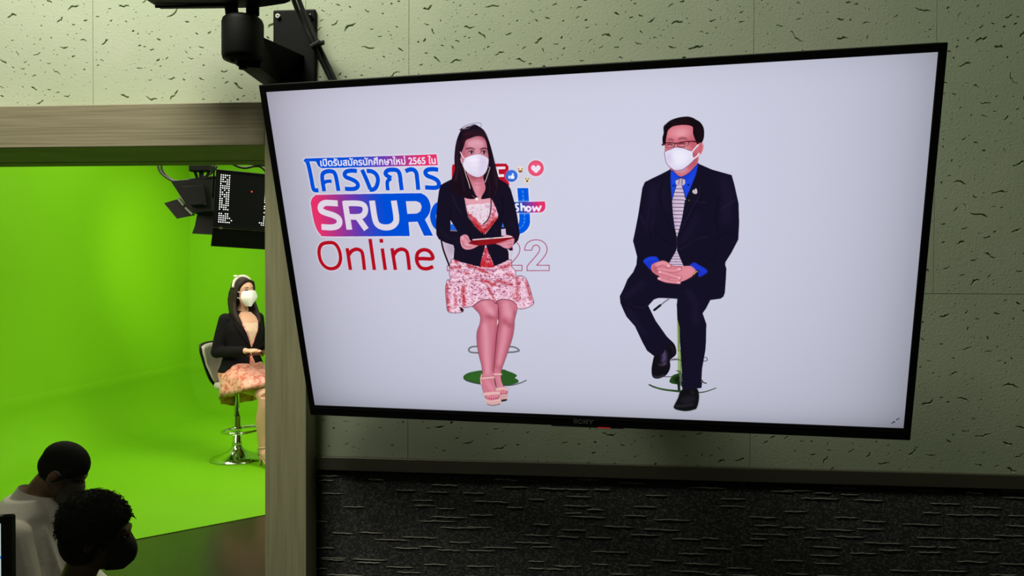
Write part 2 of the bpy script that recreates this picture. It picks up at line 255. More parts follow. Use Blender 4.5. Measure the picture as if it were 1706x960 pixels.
wall_front = structure(wall.build('wall_front', [M_TILE, M_TILE_PIT, M_DARKWALL]))
# wainscot of dark carpet with raised lighter yarn
cp = MB(); cp.box(((xj+XR)/2, D+.004, (tz0+.1)/2), (XR-xj, .012, tz0-.1))
cp.cur = 1
z = tz0-.008
while z > .78:
    x = xj+rnd.uniform(-.02, .04)
    while x < 1.25:
        L = rnd.choice((.03, .04, .045, .05, .065))
        if rnd.random() < .62:
            zz = z+rnd.uniform(-.006, .006); n = 8
            P = [(x+L*k/(n-1), D-.0022, zz+rnd.uniform(-.0007, .0007)) for k in range(n)]
            cp.tube(P, [.0005]+[.0012*rnd.uniform(.8, 1.2) for _ in range(n-2)]+[.0006], 6)
            if rnd.random() < .55:
                h = rnd.uniform(.012, .035)
                for q in range(int(h/.0045)): cp.ell((x+L+rnd.uniform(-.001, .001), D-.0016, zz-q*.0045), (.0011, .0009, .0011), None, 6, 4)
        x += L+rnd.uniform(0, .035)
    z -= rnd.uniform(.010, .017)
carpet = cp.build('carpet_panel', [M_CARPET, M_YARN], wall_front, smooth=True)
structure(span('trim_1', (xj, D-.008, tz0), (XR, D+.003, tz1), M_METAL, None, .0015))
structure(span('floor', (XL, BACK, -.1), (XR, D+.1, 0), M_FLOOR)); structure(span('ceiling', (XL, BACK, CEIL), (XR, D+.1, CEIL+.1), M_CEIL))
structure(span('wall_left', (XL-.1, BACK, 0), (XL, D+.1, CEIL), M_WALL)); structure(span('wall_right', (XR, BACK, 0), (XR+.1, D+.1, CEIL), M_WALL)); structure(span('wall_back', (XL, BACK-.1, 0), (XR, BACK, CEIL), M_WALL))
# the window: laminate header and upright, inner stops, glass
win = empty('window_1', (0, D, SILL)); structure(win)
def wpart(name, lo, hi, m, bev=.0015): o = span(name, Vector(lo)-Vector(win.location), Vector(hi)-Vector(win.location), m, win, bev); return o
WT = .19
wpart('header', (XL, FY, hb), (jl, D+.0, ht), M_GRAIN); wpart('upright', (jl, FY, 0), (jr, D+WT, ht), M_GRAINV)
wpart('header_reveal', (XL, D+.0045, hb+.0015), (jl, D+.132, hb+.05), M_GRAIN, .001); wpart('inner_bead', (XL, D+.1365, hb+.001), (jl, D+WT, hb+.05), M_GRAIN, .001)
wpart('sill', (XL, FY, SILL-.04), (jl, D+WT, SILL), M_GRAIN)
def glass():
    m = bpy.data.materials.new('window_glass'); m.use_nodes = True; nt = m.node_tree; nt.nodes.clear()
    o = nt.nodes.new('ShaderNodeOutputMaterial'); mx = nt.nodes.new('ShaderNodeMixShader'); t = nt.nodes.new('ShaderNodeBsdfTransparent'); g = nt.nodes.new('ShaderNodeBsdfGlossy'); f = nt.nodes.new('ShaderNodeFresnel')
    f.inputs[0].default_value = 1.25; g.inputs['Roughness'].default_value = .0; t.inputs[0].default_value = (.98, .99, .98, 1)
    nt.links.new(f.outputs[0], mx.inputs[0]); nt.links.new(t.outputs[0], mx.inputs[1]); nt.links.new(g.outputs[0], mx.inputs[2]); nt.links.new(mx.outputs[0], o.inputs[0]); return m
wpart('glass_pane', (XL, D+.150, SILL), (jl, D+.156, hb+.002), glass(), 0)

# ------------------------------------------------------------------ the green studio beyond the window
M_GREEN = mat('chroma_green_paint', (.165, .48, .004), .55, spec=.2, vary=(1.1, (.175, .51, .005), (1, 1, 1), .3, .7))
M_STAGEFLOOR = mat('studio_floor_laminate', (.020, .016, .011), .22, vary=(3, (.030, .022, .014), (1, 9, 1), .3, .7))
GX, GB, GTOP, CR = -4.62, on_z(316, 604, .5).y+.25, 3.7, .5
c0 = on_z(0, 669, .5); c1 = on_z(316, 604, .5); GX0 = c1.x
ldir = (c0-c1); ldir.z = 0; ldir.normalize()
cyc = MB()
nor = Vector((-ldir.y, ldir.x, 0)); nor = nor if nor.x > 0 else -nor         # left wall normal points to the right
lean = [(0, GTOP), (0, 2.2), (0, CR+.006), (.005, CR)]+[(.005+CR-CR*math.cos(R(a)), CR-CR*math.sin(R(a))) for a in (10, 20, 30, 40, 50, 60, 70, 80, 90)]
bn = Vector((0, -1, 0))
corner = Vector((c1.x, c1.y, 0))
def offs(d):                                     # corner line moved in from both walls by d
    a = corner+bn*d; t = (corner+nor*d-a).dot(nor)/Vector((1, 0, 0)).dot(nor); return a+Vector((1, 0, 0))*t
Lr, Br = [], []
for d, z in lean:
    p = offs(d); q = p+ldir*7.5; Lr.append([q+Vector((0, 0, z)), p+Vector((0, 0, z))]); Br.append([p+Vector((0, 0, z)), Vector((3.5, p.y, z))])
cyc.loft(Lr, False, False); cyc.loft(Br, False, False)
structure(cyc.build('wall_green_cove', M_GREEN, None, True)); 
for p in bpy.data.objects['wall_green_cove'].data.polygons: p.use_smooth = True
bpy.data.objects['wall_green_cove'].data.set_sharp_from_angle(angle=R(40))
e0, e1 = on_z(235, 897, 0), on_z(441, 858, 0); ed = (e1-e0).normalized()
pin = offs(CR)
gf = MB(); ea = e0-ed*1.7; eb = e0+ed*4.5; ll = pin+ldir*7.0
gf.prism([(p.x, p.y) for p in (ea, eb, Vector((3.5, eb.y, 0)), Vector((3.5, pin.y, 0)), pin, Vector((ea.x-1.2, pin.y-3.5, 0)) if False else ll)], .003, Matrix.Translation((0, 0, -.0005)))
structure(gf.build('floor_green', M_GREEN))
structure(span('floor_studio', (-5.6, D+.19, -.12), (3.6, c1.y+.6, -.0035), M_STAGEFLOOR))
structure(span('ceiling_studio', (-5.8, D+.19, GTOP), (3.6, c1.y+.3, GTOP+.1), M_DARKWALL)); structure(span('wall_studio_right', (3.5, D+.19, 0), (3.6, c1.y+.3, GTOP), M_DARKWALL))
structure(span('wall_studio_front', (XR, D+.19, 0), (3.6, D+.29, GTOP), M_DARKWALL)); structure(span('wall_studio_left', (-5.7, D+.19, 0), (-5.6, c1.y+.3, GTOP), M_DARKWALL)); structure(span('wall_studio_near', (-5.7, D+.09, 0), (XL, D+.19, GTOP), M_DARKWALL)); structure(span('wall_studio_over', (XL, D+.19, CEIL), (XR, D+.29, GTOP), M_DARKWALL))
# ------------------------------------------------------------------ the broadcast picture shown on the television
# The 1920 x 1080 picture is drawn with filled outlines, then laid on the screen panel as flat coloured mesh.
PW, PH = 1920, 1080
def homography(src, dst):
    A = []
    for (x, y), (u, v) in zip(src, dst):
        A.append([x, y, 1, 0, 0, 0, -u*x, -u*y, -u]); A.append([0, 0, 0, x, y, 1, -v*x, -v*y, -v])
    return np.linalg.svd(np.array(A, float))[2][-1].reshape(3, 3)
HOM = homography([(443, 152), (1562, 87), (1505, 714), (526, 676)], [(0, 0), (PW, 0), (PW, PH), (0, PH)])
def to_picture(p):
    q = np.c_[p, np.ones(len(p))] @ HOM.T
    return q[:, :2]/q[:, 2:]
class View:                                   # measuring frame: a detail of the photograph, mapped onto the TV picture
    def __init__(s, x0, y0, k): s.x0, s.y0, s.k = x0, y0, k
    def __call__(s, t):
        if isinstance(t, str): t = [tuple(map(float, a.split(','))) for a in t.split()]
        p = np.array(t, float)/s.k + (s.x0, s.y0)
        return to_picture(p)
    def r(s, w): return w/s.k*1.9            # a length in picture pixels
def smooth(p, closed=True, n=5):
    m = len(p); out = []
    for i in range(m if closed else m-1):
        g = lambda j: p[j % m] if closed else p[min(max(j, 0), m-1)]
        a, b, c, d = g(i-1), g(i), g(i+1), g(i+2)
        for k in range(n):
            t = k/n
            out.append(.5*(2*b+(c-a)*t+(2*a-5*b+4*c-d)*t*t+(3*b-3*c+d-a)*t**3))
    if not closed: out.append(p[-1])
    return np.array(out)
SS = 3
def coverage(contours, pad=2):
    allp = np.concatenate(contours)
    x0, y0 = np.maximum(np.floor(allp.min(0)).astype(int)-pad, 0)
    x1, y1 = np.minimum(np.ceil(allp.max(0)).astype(int)+pad, (PW, PH))
    w, h = max(x1-x0, 1), max(y1-y0, 1)
    D = np.zeros((h*SS, w*SS+1), np.int32)
    for c in contours:
        q = (c-(x0, y0))*SS
        for (ax, ay), (bx, by) in zip(q, np.roll(q, -1, 0)):
            if ay == by: continue
            s = 1
            if ay > by: ax, ay, bx, by, s = bx, by, ax, ay, -1
            r0, r1 = max(int(math.ceil(ay-.5)), 0), min(int(math.ceil(by-.5)), h*SS)
            if r1 <= r0: continue
            r = np.arange(r0, r1)
            X = ax+(r+.5-ay)*(bx-ax)/(by-ay)
            np.add.at(D, (r, np.clip(np.ceil(X-.5).astype(int), 0, w*SS)), s)
    W = (np.cumsum(D, 1)[:, :-1] != 0).astype(np.float32)
    return W.reshape(h, SS, w, SS).mean((1, 3)), x0, y0
def blur(a, r):
    r = int(round(r))
    if r < 1: return a
    for _ in range(2):
        for ax in (0, 1):
            n = a.shape[ax]
            c = np.cumsum(np.concatenate([np.zeros_like(a.take([0], ax)), a], ax), ax)
            i = np.arange(n); hi = np.minimum(i+r+1, n); lo = np.maximum(i-r, 0)
            a = (c.take(hi, ax)-c.take(lo, ax))/(2*r+1)
    return a
class Canvas:
    def __init__(s):
        s.rgb = np.zeros((PH, PW, 3), np.float32); s.mask = np.zeros((PH, PW), np.float32); s.clip = None
        s.rng = np.random.default_rng(7)
    def put(s, cov, x0, y0, col, a=1.0, mark=True):
        h, w = cov.shape
        sl = (slice(y0, y0+h), slice(x0, x0+w))
        if s.clip is not None: cov = cov*s.clip[sl]
        if callable(col):
            yy, xx = np.mgrid[y0:y0+h, x0:x0+w]; c = col(xx, yy)
        else: c = np.array(col, np.float32)/255
        k = (cov*a)[..., None]
        s.rgb[sl] = s.rgb[sl]*(1-k)+c*k
        if mark: s.mask[sl] = np.maximum(s.mask[sl], cov*a)
    def fill(s, p, col, a=1.0, soft=0, sm=True, mark=True):
        cs = p if isinstance(p, list) else [p]
        cs = [smooth(c) for c in cs] if sm else cs
        cov, x0, y0 = coverage(cs, int(2+soft*2.5))
        s.put(blur(cov, soft), x0, y0, col, a, mark)
    def stroke(s, p, w, col, a=1.0, soft=0, sm=True, closed=False, mark=True, butt=False, w2=None):
        q = smooth(p, closed) if sm else np.array(p)
        if closed: q = np.r_[q, q[:1]]
        n = len(q); ws = np.linspace(w, w if w2 is None else w2, n)/2
        cs = []
        ang = np.linspace(0, 2*np.pi, 13)[:-1]
        for i in range(n-1):
            d = q[i+1]-q[i]; L = np.hypot(*d)
            if L < 1e-6: continue
            nn = np.array([-d[1], d[0]])/L
            cs.append(np.array([q[i]+nn*ws[i], q[i]-nn*ws[i], q[i+1]-nn*ws[i+1], q[i+1]+nn*ws[i+1]]))
        arc = np.r_[0, np.cumsum(np.hypot(*(q[1:]-q[:-1]).T))]
        for i in range(n):
            if butt and not closed and min(arc[i], arc[-1]-arc[i]) < ws[i]*.98: continue
            cs.append(q[i]+np.c_[np.cos(ang), -np.sin(ang)]*ws[i])
        ori = lambda c: c if np.sum(c[:, 0]*np.roll(c[:, 1], -1)-c[:, 1]*np.roll(c[:, 0], -1)) > 0 else c[::-1]
        cov, x0, y0 = coverage([ori(c) for c in cs], int(2+soft*2.5))
        s.put(blur(cov, soft), x0, y0, col, a, mark)
    def region(s, p, sm=True, soft=0):          # restrict the following strokes to a shape
        cov, x0, y0 = coverage([smooth(p) if sm else p])
        s.clip = np.zeros((PH, PW), np.float32); s.clip[y0:y0+cov.shape[0], x0:x0+cov.shape[1]] = blur(cov, soft)
    def noise(s, p, cols, cell, a=1.0, thr=.55, stretch=1.0, sm=True, grain=1):
        cov, x0, y0 = coverage([smooth(p) if sm else p])
        h, w = cov.shape
        g = s.rng.random((int(h/cell)+3, int(w/(cell*stretch))+3)).astype(np.float32)
        yy, xx = np.mgrid[0:h, 0:w]
        gy, gx = yy/cell, xx/(cell*stretch)
        iy, ix = gy.astype(int), gx.astype(int); fy, fx = gy-iy, gx-ix
        fy, fx = fy*fy*(3-2*fy), fx*fx*(3-2*fx)
        v = (g[iy, ix]*(1-fx)+g[iy, ix+1]*fx)*(1-fy)+(g[iy+1, ix]*(1-fx)+g[iy+1, ix+1]*fx)*fy
        k = np.clip((v-thr)/.12, 0, 1)
        s.put(cov*k, x0, y0, cols, a, False)
PIC = Canvas()
def picture_background():
    yy, xx = np.mgrid[0:PH, 0:PW].astype(np.float32); u, v = xx/PW, yy/PH
    e = lambda d, k: np.exp(-d/k)
    lum = .842-.05*(v-.3)**2*1.6-.11*e(u, .055)-.08*e(u, .16)-.10*e(1-u, .05)-.06*e(1-u, .14)-.035*e(v, .03)-.09*e(1-v, .03)-.04*e(1-v, .22)-.04*np.clip((u-.62)/.38, 0, 1)  # the panel's viewing-angle falloff is put into these colours towards the edges
    PIC.rgb[..., 0] = lum*.975+.012*(1-v)*np.clip(1-u*1.2, 0, 1); PIC.rgb[..., 1] = lum*.98; PIC.rgb[..., 2] = lum*1.07
def grad(view, xa, xb, ca, cb, cm=None):       # horizontal gradient between two measured columns
    A, B = view([(xa, 300), (xb, 300)])
    ca, cb = np.array(ca)/255, np.array(cb)/255
    cm = (ca+cb)/2 if cm is None else np.array(cm)/255
    def f(xx, yy):
        t = np.clip((xx-A[0])/(B[0]-A[0]), 0, 1)[..., None]
        return np.where(t < .5, ca+(cm-ca)*t*2, cm+(cb-cm)*(t*2-1)).astype(np.float32)
    return f
BLUE, PINK, RED, PALE = (0, 78, 214), (228, 50, 106), (178, 14, 32), (222, 214, 228)
PURPLE = (120, 55, 165)
def picture_lettering():
    P = PIC
    T = View(495, 245, 6.824)
    halo = (232, 226, 240)
    ban = T("95,124 600,110 1200,92 1590,78 1606,203 900,222 285,237 245,215 215,158 152,158 120,190 100,180 72,148")
    P.stroke(ban, 6, halo, .7, 2, False, True)
    P.fill(ban, grad(T, 640, 1420, BLUE, PINK, (118, 60, 178)), sm=False)
    W = T.r(49)
    def letter(t, w=W, HALO=False, col=BLUE, v=T, butt=True):
        P.stroke(v(t), w+7 if HALO else w, halo if HALO else col, .55 if HALO else 1, 2 if HALO else 0, butt=butt)
    for HALO in (True, False):
        letter("118,160 140,240 165,360 182,450 200,486 246,488", W, HALO)
        letter("311,500 298,420 288,340 296,298 330,276 375,270 420,282 442,325 458,400 474,496", W, HALO)
        letter("300,420 320,395 355,385 396,386", T.r(40), HALO)
        letter("684,268 620,264 565,275 543,305 560,338 620,362 672,390 696,425 685,458 640,474 548,472", W, HALO)
        letter("742,254 790,360 838,478", W, HALO); letter("795,268 855,274 905,310 924,375 905,450 870,480 828,482", W, HALO)
        letter("1037,490 1030,410 1040,378 1072,352", T.r(44), HALO); letter("1076,350 1022,318 1010,292 1035,262 1090,254 1145,264 1172,310 1184,400 1196,488", W, HALO)
        letter("1238,272 1280,254 1325,254 1358,285 1370,350 1384,484", W, HALO)
        letter("1610,256 1550,248 1490,256 1464,285 1485,322 1550,348 1600,378 1620,420 1605,452 1560,462 1462,456", W, HALO)
    # the small line on the banner
    o, ex, ey = np.array([262, 212.]), np.array([1572-262, -26.])/2629, np.array([-.1*70, -70])/128
    gl = []
    for c in THAI_LINE.split(';'):
        q = np.array([tuple(map(float, a.split(','))) for a in c.split()])
        gl.append(T(o+q[:, :1]*ex+q[:, 1:]*ey))
    for c in gl: P.stroke(c, T.r(6), (236, 232, 248), .9, 0, False, True)
    P.fill(gl, (236, 232, 248), sm=False)
    # the initials block
    S = View(510, 310, 6.0)
    blk = S("48,170 60,125 90,96 135,85 600,77 1100,70 1165,76 1215,110 1245,170 1250,230 1232,285 1195,335")
    blk2 = S("1195,335 1276,497 1186,497 1120,356 1030,360 1043,500")
    blk3 = S("1043,500 600,503 195,503 150,485 115,440 90,380 70,300")
    b = np.r_[smooth(blk, False), blk2, smooth(blk3, False)]
    P.stroke(b, 7, halo, .6, 2, False, True)
    P.fill(b, grad(S, 120, 800, PINK, BLUE, PURPLE), sm=False)
    P.fill(S("1003,150 1110,150 1148,168 1162,205 1150,250 1115,274 1018,278"), (214, 210, 224), sm=False)
    w = S.r(63)
    for t in ("320,172 255,168 190,168 152,195 152,240 195,265 280,292 330,325 338,370 310,402 250,413 158,408",):
        P.stroke(S(t), w, PALE, butt=True)
    P.stroke(S("392,148 438,436"), w, PALE, butt=True, sm=False)
    P.stroke(S("380,172 520,172 580,190 598,235 580,285 530,306 410,306"), S.r(59), PALE, butt=True)
    P.stroke(S("512,300 608,434"), w, PALE, butt=True, sm=False)
    P.stroke(S("664,144 690,310 716,380 770,410 840,410 890,380 908,320 882,144"), w, PALE, butt=True)
    # round letters half hidden behind the seated woman
    P.stroke(S("1310,205 1275,300 1310,400 1400,430 1490,390 1500,290 1450,210 1370,185"), S.r(62), BLUE, closed=True)
    K = View(720, 300, 6.0)
    P.stroke(K("240,490 195,440 190,380"), K.r(70), BLUE); P.stroke(K("640,480 700,500 735,440"), K.r(60), BLUE)
    # second word, dark red
    w = S.r(38)
    P.stroke(S("222,566 290,575 335,640 350,730 325,800 265,828 200,810 150,745 134,650 160,585"), w+6, halo, .5, 2, closed=True)
    P.stroke(S("222,566 290,575 335,640 350,730 325,800 265,828 200,810 150,745 134,650 160,585"), w, RED, closed=True)
    for t in ("416,622 450,840", "432,690 462,650 510,632 556,650 574,700 590,840", "645,528 690,840", "768,625 799,840",
              "866,622 900,840", "882,690 912,650 960,632 1006,650 1024,700 1040,840",
              "1112,728 1180,727 1270,726 1262,680 1225,645 1170,640 1125,670 1112,728 1125,780 1160,820 1220,828 1278,806"):
        P.stroke(S(t), w, RED, sm=len(t) > 20, butt=True)
    P.fill(S("738,530 774,528 779,566 743,568"), RED, sm=False)
    # outlined year
    Y = View(735, 390, 8.749)
    two = "1230,238 1236,190 1262,140 1310,103 1390,85 1470,100 1530,145 1556,210 1545,280 1500,350 1405,458"
    for dx in (0, -397, -1165):
        base = [tuple(map(float, a.split(','))) for a in two.split()]
        base = [(x+dx, y) for x, y in base]
        foot = [(1588+dx, 458), (1588+dx, 536), (1264+dx, 537), (1266+dx, 475)]
        inn = [(1290+dx, 440), (1370+dx, 350), (1435+dx, 265), (1450+dx, 215), (1432+dx, 178), (1392+dx, 163), (1350+dx, 185), (1332+dx, 238)]
        o = np.r_[smooth(Y(base), False), Y(foot), smooth(Y(inn), False)]
        P.stroke(o, Y.r(12), (166, 58, 96), .95, 0, False, True)
    # live bubble
    L = View(740, 255, 6.857)
    P.fill(L("95,165 102,130 135,120 715,118 742,150 745,330 755,375 700,340 640,308 95,320"), (186, 16, 40), sm=False)
    P.fill(L("598,154 707,152 704,182 600,184"), (236, 226, 238), sm=False); P.fill(L("606,196 604,184 628,184 632,241 692,240 690,270 620,272"), (236, 226, 238), sm=False)
    def disc(c, r, col, a=1, soft=0, v=L):
        t = np.linspace(0, 2*np.pi, 25)[:-1]
        P.fill(v(np.array(c)+np.c_[np.cos(t), np.sin(t)]*r), col, a, soft)
    disc((778, 260), 74, (235, 235, 248), .5, 3); disc((778, 260), 67, (36, 84, 190)); disc((778, 254), 58, (66, 128, 228), .8, 3)
    P.fill(L("742,258 760,256 760,292 742,290"), (240, 244, 252), sm=False)
    P.fill(L("764,262 778,252 788,228 800,230 802,244 796,256 808,258 810,288 800,294 766,292"), (240, 244, 252), sm=False)
    disc((1055, 172), 100, (244, 226, 240), .7, 3); disc((1055, 172), 90, (216, 72, 104)); disc((1055, 172), 78, (238, 90, 124), .9, 3)
    hp = "1055,158 1038,140 1015,140 1001,160 1006,182 1030,206 1058,226 1084,204 1104,182 1108,158 1092,140 1070,140"
    P.fill(L(hp), (240, 228, 244))
    disc((878, 186), 34, (246, 222, 178), .9, 3)
    for t in ("852,178 866,184", "904,178 890,184"): P.stroke(L(t), L.r(8), (90, 70, 60), sm=False)
    P.fill(L("855,197 902,197 892,218 866,218"), (140, 74, 50)); P.fill(L("860,190 898,190 896,197 860,197"), (250, 226, 190), .6)
    disc((955, 306), 32, (244, 222, 160), .9, 3)
    for c in ((941, 292), (970, 292)): disc(c, 7, (60, 48, 40))
    disc((956, 318), 11, (50, 38, 20))
    # road shaped last letter and its ribbon
    V = View(840, 310, 10.667)
    road = V("245,35 440,33 452,220 462,400 470,520 476,640 460,710 420,775 360,828 270,862 200,870 160,800 230,730 275,660 286,580 280,480 262,250")
    P.stroke(road, 8, halo, .7, 2, False, True); P.fill(road, (0, 88, 224), sm=False)
    for t in ("342,80 346,118", "347,160 350,195", "353,225 356,258", "371,492 373,530", "375,562 374,598", "372,630 366,662", "350,690 334,720", "306,740 280,752"):
        P.stroke(V(t), V.r(13), (150, 200, 246), .85, 1, sm=False)
    rib = V("150,285 500,280 735,272 746,340 742,400 715,445 670,470 500,472 150,478")
    P.stroke(rib, 6, halo, .6, 2, False, True); P.fill(rib, grad(V, 300, 640, (20, 70, 170), PINK, (140, 56, 160)), sm=False)
    w = V.r(34)
    for t in ("270,328 240,320 216,338 222,368 255,392 262,420 240,442 205,436", "312,300 318,352 322,446", "320,400 335,370 362,362 382,382 388,446",
              "445,368 478,385 482,415 455,444 425,438 410,408 420,378", "520,356 546,440 590,372 626,440 668,348"):
        P.stroke(V(t), w, (238, 232, 248), sm=t[0] != '5' and t[:5] != '312,3', closed=t[:3] == '445', butt=True)
def picture_arrows():
    P = PIC
    R = View(1470, 680, 16)
    P.stroke(R("250,412 300,385"), R.r(26), (52, 52, 74), sm=False); P.fill(R("290,350 345,370 325,405"), (28, 26, 46), sm=False)
    P.stroke(R("455,275 410,305"), R.r(22), (52, 52, 74), sm=False); P.fill(R("372,285 365,325 415,335"), (28, 26, 46), sm=False)
def picture_woman():
    P = PIC
    A, B, C_, D = View(740, 200, 6.858), View(720, 300, 6.0), View(730, 420, 8.0), View(760, 500, 5.0538)
    HAIR, INK, SKIN, SKIN_D, SKIN_L = (27, 15, 27), (23, 17, 36), (205, 118, 138), (140, 52, 70), (232, 168, 184)
    VEL, VEL_R = (236, 190, 212), (178, 24, 34)
    # stool base and foot ring
    P.fill(D("70,650 110,618 190,600 250,595 400,588 440,600 490,618 522,640 505,660 530,675 528,700 440,724 330,722 220,712 100,688"), (44, 88, 36))
    P.fill(D("90,650 150,618 250,604 300,640 220,690 110,680"), (52, 104, 40), .6, 4)
    P.stroke(D("76,668 130,694 240,715 440,724 540,706 600,680"), D.r(9), (60, 62, 70), .9)
    for t in ("196,393 140,398 116,418 130,442 198,448", "455,394 505,402 540,428 500,440 446,444"):
        P.stroke(D(t), D.r(13), (48, 46, 56)); P.stroke(D(t), D.r(4), (190, 190, 200), .8)
    # chair back
    P.fill(B("112,610 222,655 228,700 208,800 185,845 130,730"), (200, 182, 204), sm=False)
    P.fill(B("150,650 222,660 226,720 190,740"), (170, 150, 178), .5, 4)
    P.stroke(B("100,606 118,690 150,780 182,862"), B.r(17), (16, 12, 16)); P.stroke(B("806,690 796,750 782,820"), B.r(14), (18, 14, 18))
    P.fill(B("698,490 742,486 748,556 702,562"), (206, 190, 214)); P.fill(B("735,682 810,704 792,812 775,800"), (214, 204, 222), sm=False)
    # hair behind, then neck
    P.fill(A("350,45 420,80 465,120 500,190 530,280 560,390 590,520 625,650 650,740 650,880 500,895 430,890 270,895 60,800 92,680 130,560 124,440 130,340 145,250 165,180 200,112 270,75"), HAIR)
    P.fill(A("262,540 470,540 470,720 500,800 430,900 560,960 560,1010 240,1010 250,930 380,900 330,760"), (206, 122, 140))
    P.fill(A("250,880 560,880 570,1010 240,1010"), (226, 160, 176), .9, 6)
    P.fill(A("280,580 460,600 455,680 400,660 330,690"), (150, 58, 74), .75, 7)
    P.fill(A("350,720 410,720 400,860 370,850"), (232, 160, 176), .7, 6)
    for t in ("360,700 440,706", "350,740 430,742"): P.stroke(A(t), 2, (170, 80, 96), .5, 1, sm=False)
    # legs
    def leg(t, lit, dark):
        q = D(t); P.stroke(q, 3, (60, 40, 44), .6, 0, closed=True); P.fill(q, SKIN); P.region(q)
        for d in dark: P.stroke(D(d), D.r(34), SKIN_D, .55, 6, mark=False)
        for l, w in lit: P.stroke(D(l), D.r(w), SKIN_L, .6, 6, mark=False)
        P.clip = None
    leg("350,-10 358,120 366,200 348,300 342,420 332,530 326,620 340,680 356,760 362,790 400,800 436,795 440,770 412,735 392,690 386,650 392,590 440,450 482,320 497,230 500,170 522,70 518,-10",
        [("430,40 440,120", 60), ("470,90 466,150", 22), ("425,220 400,380 365,540", 32), ("365,650 400,740", 20)],
        ["355,10 368,200 350,300 336,560", "505,100 495,240 440,460 392,590", "410,175 440,215 470,215"])
    leg("130,20 205,120 212,190 186,270 184,350 198,450 226,560 232,640 224,700 244,790 262,830 300,850 350,846 376,800 352,760 334,690 326,600 332,500 342,400 352,280 368,140 350,30 300,-10",
        [("250,30 290,90", 60), ("300,85 322,125", 30), ("250,210 262,330 268,470 276,620", 44), ("270,690 320,770", 26)],
        ["160,60 208,150 190,280 196,430 230,600", "370,100 356,260 340,420 326,600", "270,140 300,150 330,150"])
    P.stroke(D("362,60 366,200 349,300 340,430 330,560 326,640"), D.r(5), (110, 30, 44), .8)
    P.fill(D("356,165 366,185 352,215"), (226, 220, 200), .8)
    # sandals
    STR, STR_D = (226, 178, 176), (176, 112, 112)
    for t, w in (("330,629 388,628", 17), ("356,757 400,748 437,756", 28), ("220,664 270,660 326,654", 17), ("248,797 310,790 376,786", 30), ("226,632 218,668 222,712", 10)):
        P.stroke(D(t), D.r(w+4), STR_D, .8, 1); P.stroke(D(t), D.r(w), STR)
    for x, y in ((284, 826), (300, 832), (320, 830), (340, 828), (356, 824), (384, 786), (402, 790), (420, 788)):
        P.stroke(D([(x, y-14), (x+2, y+6)]), D.r(15), (222, 140, 156), sm=False); P.stroke(D([(x+8, y-10), (x+9, y+10)]), D.r(4), (130, 40, 54), .7, sm=False)
        P.stroke(D([(x+2, y+2), (x+3, y+8)]), D.r(8), (170, 40, 60), .8, sm=False)
    P.fill(D("380,804 438,798 436,845 400,856 380,850"), (206, 160, 158)); P.fill(D("382,846 436,838 434,852 390,860"), (40, 40, 36))
    P.fill(D("256,836 300,850 382,838 382,878 325,890 276,882"), (214, 166, 166)); P.stroke(D("262,846 310,856 380,846"), D.r(9), (236, 200, 200), .7, 1)
    P.stroke(D("272,882 322,892 380,880"), D.r(6), (40, 36, 34), .8)
    # skirt
    q = C_("225,95 190,130 170,165 166,300 182,372 140,375 126,420 114,500 128,690 148,795 240,812 335,800 345,768 300,742 390,740 480,715 560,660 640,635 730,640 785,690 800,650 880,630 980,645 1050,690 1080,755 1180,750 1282,690 1262,600 1220,450 1172,350 1100,320 1052,335 1035,250 992,200 986,110 940,105 600,20")
    P.stroke(q, 4, (70, 36, 52), .75, 0, closed=True); P.fill(q, VEL); P.region(q)
    def vel(t, w, a=.85, soft=3, col=VEL_R): P.stroke(C_(t), C_.r(w), col, a, soft, mark=False)
    P.noise(q, (200, 120, 150), 7, .55, .62, 1.3); P.noise(q, (250, 222, 236), 8, .7, .58, 1.2)
    P.noise(q, (150, 60, 92), 4.2, .75, .70, 1.4); P.noise(q, (110, 46, 84), 3.2, .6, .78, 1.3)
    for t, w in (("180,208 250,205 310,215", 26), ("235,100 270,140", 40), ("400,180 480,195 560,235 640,255", 34), ("820,215 900,200 970,165", 32), ("370,290 430,290", 24),
                 ("600,380 680,400 740,440 790,410", 36), ("800,380 900,410 1000,440", 26), ("350,450 348,560 365,710", 42), ("128,430 130,600 152,790", 30), ("500,330 530,320", 20), ("640,270 690,300", 18),
                 ("680,480 730,580 780,660", 26), ("1052,340 1070,420 1068,560 1080,650", 22), ("1180,380 1220,520 1250,640", 22), ("230,560 250,640 240,720", 22), ("1000,560 1050,640", 20), ("920,290 1010,320", 22)):
        vel(t, w)
    for t in ("178,182 300,192 420,205 560,222 720,232 900,210 990,180", "184,410 330,388 430,350 560,362 760,360 900,352 1050,362", "560,380 660,450 720,540 790,690", "335,400 320,560 300,740", "790,380 860,420 900,440", "440,355 390,400"):
        vel(t, 6, .75, 0, (120, 44, 76))
    for t in ("200,160 380,175", "420,380 400,560 420,690", "190,480 210,640 200,780", "640,470 700,590 760,690", "1120,350 1160,520 1180,700", "560,560 600,620"):
        vel(t, 16, .65, 2, (250, 228, 240))
    P.noise(q, (250, 226, 240), 3.4, .55, .70, 1.5); P.noise(q, (120, 36, 66), 3.0, .5, .80, 1.2)
    P.clip = None
    P.fill(C_("272,735 345,762 338,800 320,790 300,750"), (40, 14, 22))
    P.stroke(C_("480,718 560,662 640,636 730,642 785,688 800,652 880,632 980,646 1060,705"), C_.r(9), (110, 40, 60), .8)
    # velvet top and lace in the jacket opening
    top = B("322,165 332,230 346,290 370,370 430,460 515,545 530,545 620,440 668,375 666,340 640,270 600,175")
    P.fill(top, (232, 170, 188), sm=False); P.region(top, False)
    P.noise(top, (196, 70, 96), 5, .7, .6, 1.2); P.noise(top, (246, 206, 220), 4, .6, .62)
    P.stroke(B("375,375 430,430 500,505 540,520 600,450 660,395"), B.r(62), (186, 40, 44), .9, 4, mark=False)
